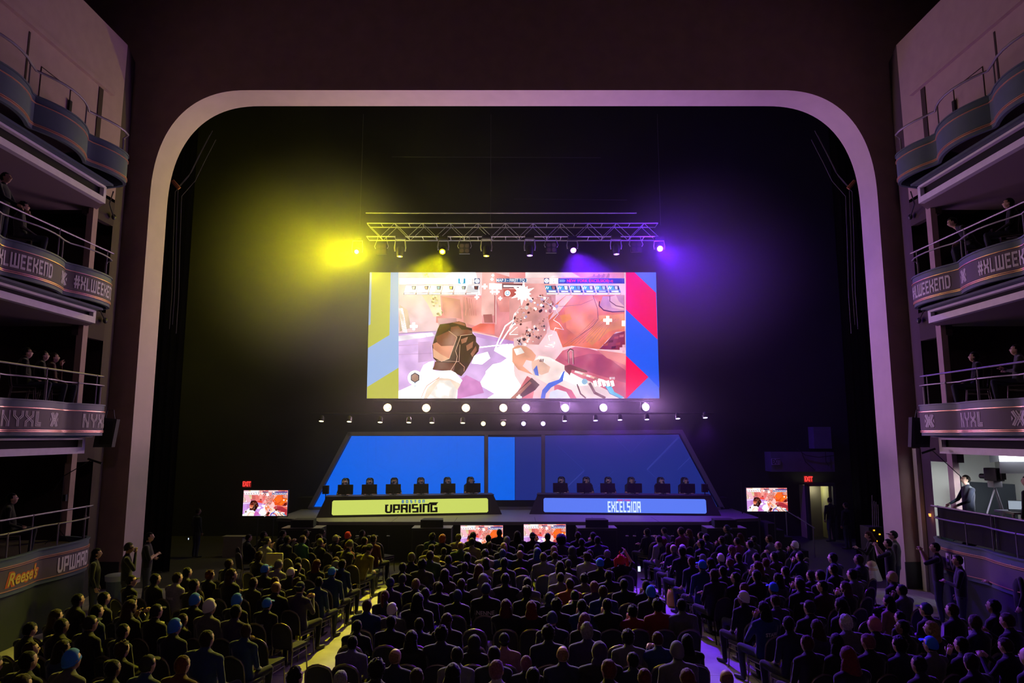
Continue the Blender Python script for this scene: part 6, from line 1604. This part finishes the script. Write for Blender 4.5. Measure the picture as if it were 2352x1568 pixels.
mb = MB(); mb.box(pp.x - .35, pp.x + .9, 17.4, 18.1, pp.z - .24, pp.z - .19); mb.box(pp.x + .75, pp.x + .8, 17.5, 17.55, fz, pp.z - .24); mb.box(pp.x - .3, pp.x - .25, 17.5, 17.55, fz, pp.z - .24); tag(mb.build('side_table', mat('table_white', (.6, .6, .62), .5)), 'white table carrying the laptop in the right box', 'table')
# black screen panels behind the lowest right rail
mb = MB()
for a_, b_ in ((18.85, 16.75), (16.7, 14.6), (14.5, 12.4)): mb.box(11.50, 11.52, b_, a_, 2.02, 2.78)
tag(mb.build('rail_screen', mat('screen_cloth', (.012, .012, .016), .9)), 'black cloth hung along the lowest right rail', 'cloth')
# odd things among the audience
ym = mat('bag_yellow', (.80, .58, .08), .8); q = PZ(1545, 1392, 0); r = empty('shopping_bag', (q.x, q.y, 0), R(10), 'yellow bag standing on the right aisle floor beside a chair', 'bag')
m = MB(); m.tube([(0, 0, 0), (0, 0, .05), (0, 0, .30), (0, 0, .45)], [.12, .16, .15, .11], 12); m.build('sack', ym, r, loc=(0, 0, 0), smooth=True); m = MB(); m.tube([(-.08, 0, .44), (-.06, 0, .56), (.06, 0, .56), (.08, 0, .44)], .012, 6); m.build('handle', dkmetal, r, loc=(0, 0, 0))
yj = mat('jacket_yellow', (.55, .52, .22), .9); c_ = near_(630, 1298); X_, Y_ = P(634, 1270, 19.6).x, 19.6
m = MB(); m.bevbox(-.24, .24, -.05, .05, -.34, .0, .045)
o = m.build('draped_jacket', yj, smooth=True); o.location = P(634, 1268, 20.4) + Vector((0, -.1, 0)); tag(o, 'pale yellow jacket draped over a chair back, left block', 'jacket')
bn = mat('bin_blue', (.10, .14, .24), .6); q = PZ(263, 1392, 0); r = empty('waste_bin', (q.x, q.y, 0), 0, 'tall bin with pale blue liner under the left balcony', 'bin')
m = MB(); m.tube([(0, 0, 0), (0, 0, .8)], [.2, .27], 16); m.build('barrel', bn, r, loc=(0, 0, 0)); m = MB(); m.tube([(0, 0, .70), (0, 0, .84), (0, 0, .86)], [.285, .30, .26], 16); m.build('liner', mat('liner', (.40, .45, .6), .35), r, loc=(0, 0, 0), smooth=30)
# wall sconce and small box on the return walls
for px, py_, D, sg in ((215, 1157, 20.6, -1),):
    p = P(px, py_, 19.6); m = MB().bevbox(p.x - .06, p.x + .06, 19.0, 19.2, p.z - .1, p.z + .1, .01)
    # small call box fixed to the pillar
    m = MB().bevbox(-.06, .06, -.05, .05, -.09, .09, .01); o = m.build('wall_box', dkmetal, loc=(-12.36, 19.27, 3.0)); tag(o, 'small dark box on the slim left pillar', 'box')
m = MB(); m.cyl((0, 0, -.05), (0, 0, .03), .035, 10, r2=.05); o = m.build('wall_sconce', em('sconce_glow', 'FF9040', 2.5), loc=(12.55, 21.0, 2.35)); tag(o, 'tiny amber wall light behind the lowest right balcony', 'lamp')
light('sconce_light', 'POINT', (12.4, 20.9, 2.32), (1, .4, .12), 1.2, None, o, .04)
# ================================================================== haze
m = bpy.data.materials.new('stage_haze'); m.use_nodes = True; nt = m.node_tree; nt.nodes.clear()
out = nt.nodes.new('ShaderNodeOutputMaterial'); v = nt.nodes.new('ShaderNodeVolumeScatter'); v.inputs['Color'].default_value = (1, 1, 1, 1); v.inputs['Density'].default_value = .003; v.inputs['Anisotropy'].default_value = .35
nt.links.new(v.outputs[0], out.inputs['Volume']); MATS['haze'] = m
def smoke(name, dens, aniso):           # denser towards the middle of each cloud
    m = bpy.data.materials.new(name); m.use_nodes = True; nt = m.node_tree; nt.nodes.clear()
    out = nt.nodes.new('ShaderNodeOutputMaterial'); v = nt.nodes.new('ShaderNodeVolumeScatter'); v.inputs['Anisotropy'].default_value = aniso; v.inputs['Color'].default_value = (1, 1, 1, 1)
    tc = nt.nodes.new('ShaderNodeTexCoord'); ln_ = nt.nodes.new('ShaderNodeVectorMath'); ln_.operation = 'LENGTH'; mr = nt.nodes.new('ShaderNodeMapRange'); mr.interpolation_type = 'SMOOTHSTEP'
    mr.inputs['From Min'].default_value = 1.; mr.inputs['From Max'].default_value = 0.; mr.inputs['To Max'].default_value = dens
    nt.links.new(tc.outputs['Object'], ln_.inputs[0]); nt.links.new(ln_.outputs['Value'], mr.inputs['Value']); nt.links.new(mr.outputs['Result'], v.inputs['Density'])
    nt.links.new(v.outputs[0], out.inputs['Volume']); m.cycles.volume_step_rate = 4; return m
for c, r_, dn, lb_ in ((P(705, 600, 28.0), (5.7, 3.4, 5.6), .17, 'drifting smoke lit yellow at the left end of the truss'), (P(1620, 610, 28.0), (5.6, 3.4, 5.), .07, 'drifting smoke lit purple at the right end of the truss'), (P(1400, 965, 29.2), (6.5, 1.7, 2.6), .07, 'drifting smoke lit purple before the right half of the set')):
    o = MB().ell((0, 0, 0), (1, 1, 1), 0, 32, 20).build('smoke', smoke('smoke', dn, .3)); o.location = c; o.scale = r_; tag(o, lb_, kind='stuff')
hz = MB().box(-16.8, 16.8, 23.1, 33.1, .01, 20).build('haze', m); tag(hz, 'thin haze filling the stage house', kind='stuff')
# ================================================================== render look
w = bpy.data.worlds.new('world'); sc.world = w; w.use_nodes = True; w.node_tree.nodes['Background'].inputs[0].default_value = (0, 0, 0, 1)
vs = sc.view_settings; vs.view_transform = 'Standard'; vs.look = 'None'; vs.gamma = 1; vs.exposure = 0.0; vs.use_curve_mapping = False
cy = sc.cycles; cy.max_bounces = 3; cy.diffuse_bounces = 2; cy.glossy_bounces = 2; cy.transmission_bounces = 2; cy.volume_bounces = 0; cy.transparent_max_bounces = 4
cy.use_denoising = True; cy.use_adaptive_sampling = True; cy.adaptive_threshold = .06; cy.caustics_reflective = False; cy.caustics_refractive = False; cy.sample_clamp_indirect = 3; cy.use_light_tree = False

# dim pink fill lamps added out of view to lift the end wall
for sg in (-1, 1):
    q = (sg * 4.5, 3.0, 21.5); r = empty('house_fill_lamp', q, 0, 'added dim pink fill lamp above the %s side of the hall' % ('left' if sg < 0 else 'right'), 'fill lamp')
    MB().cyl((0, 0, -.1), (0, 0, .5), .25, 16).build('housing', capm, r, loc=(0, 0, 0)); MB().cyl((0, 0, -.12), (0, 0, -.105), .2, 16).build('lens', em('fill_lens', 'FFB0A8', 2), r, loc=(0, 0, 0))
    light('house_fill_light', 'SPOT', (q[0], q[1], q[2] - .15), (1, .62, .80), 160, (sg * 8, 22, 10), r, .3, 70, .8)
q = (0, -1.6, 9.5); r = empty('rear_fill_lamp', q, 0, 'added dim pink fill lamp behind the camera, facing the arch', 'wall lamp')  # unseen fill lamp added to brighten the end wall and pillars
MB().bevbox(-.25, .25, -.35, 0, -.15, .15, .03).build('housing', capm, r, loc=(0, 0, 0)); MB().box(-.22, .22, .001, .006, -.12, .12).build('lens', MATS['fill_lens'], r, loc=(0, 0, 0))
light('rear_fill_light', 'SPOT', (0, -1.5, 9.5), (1, .62, .70), 330, (0, 22, 7.0), r, .3, 82, .3)
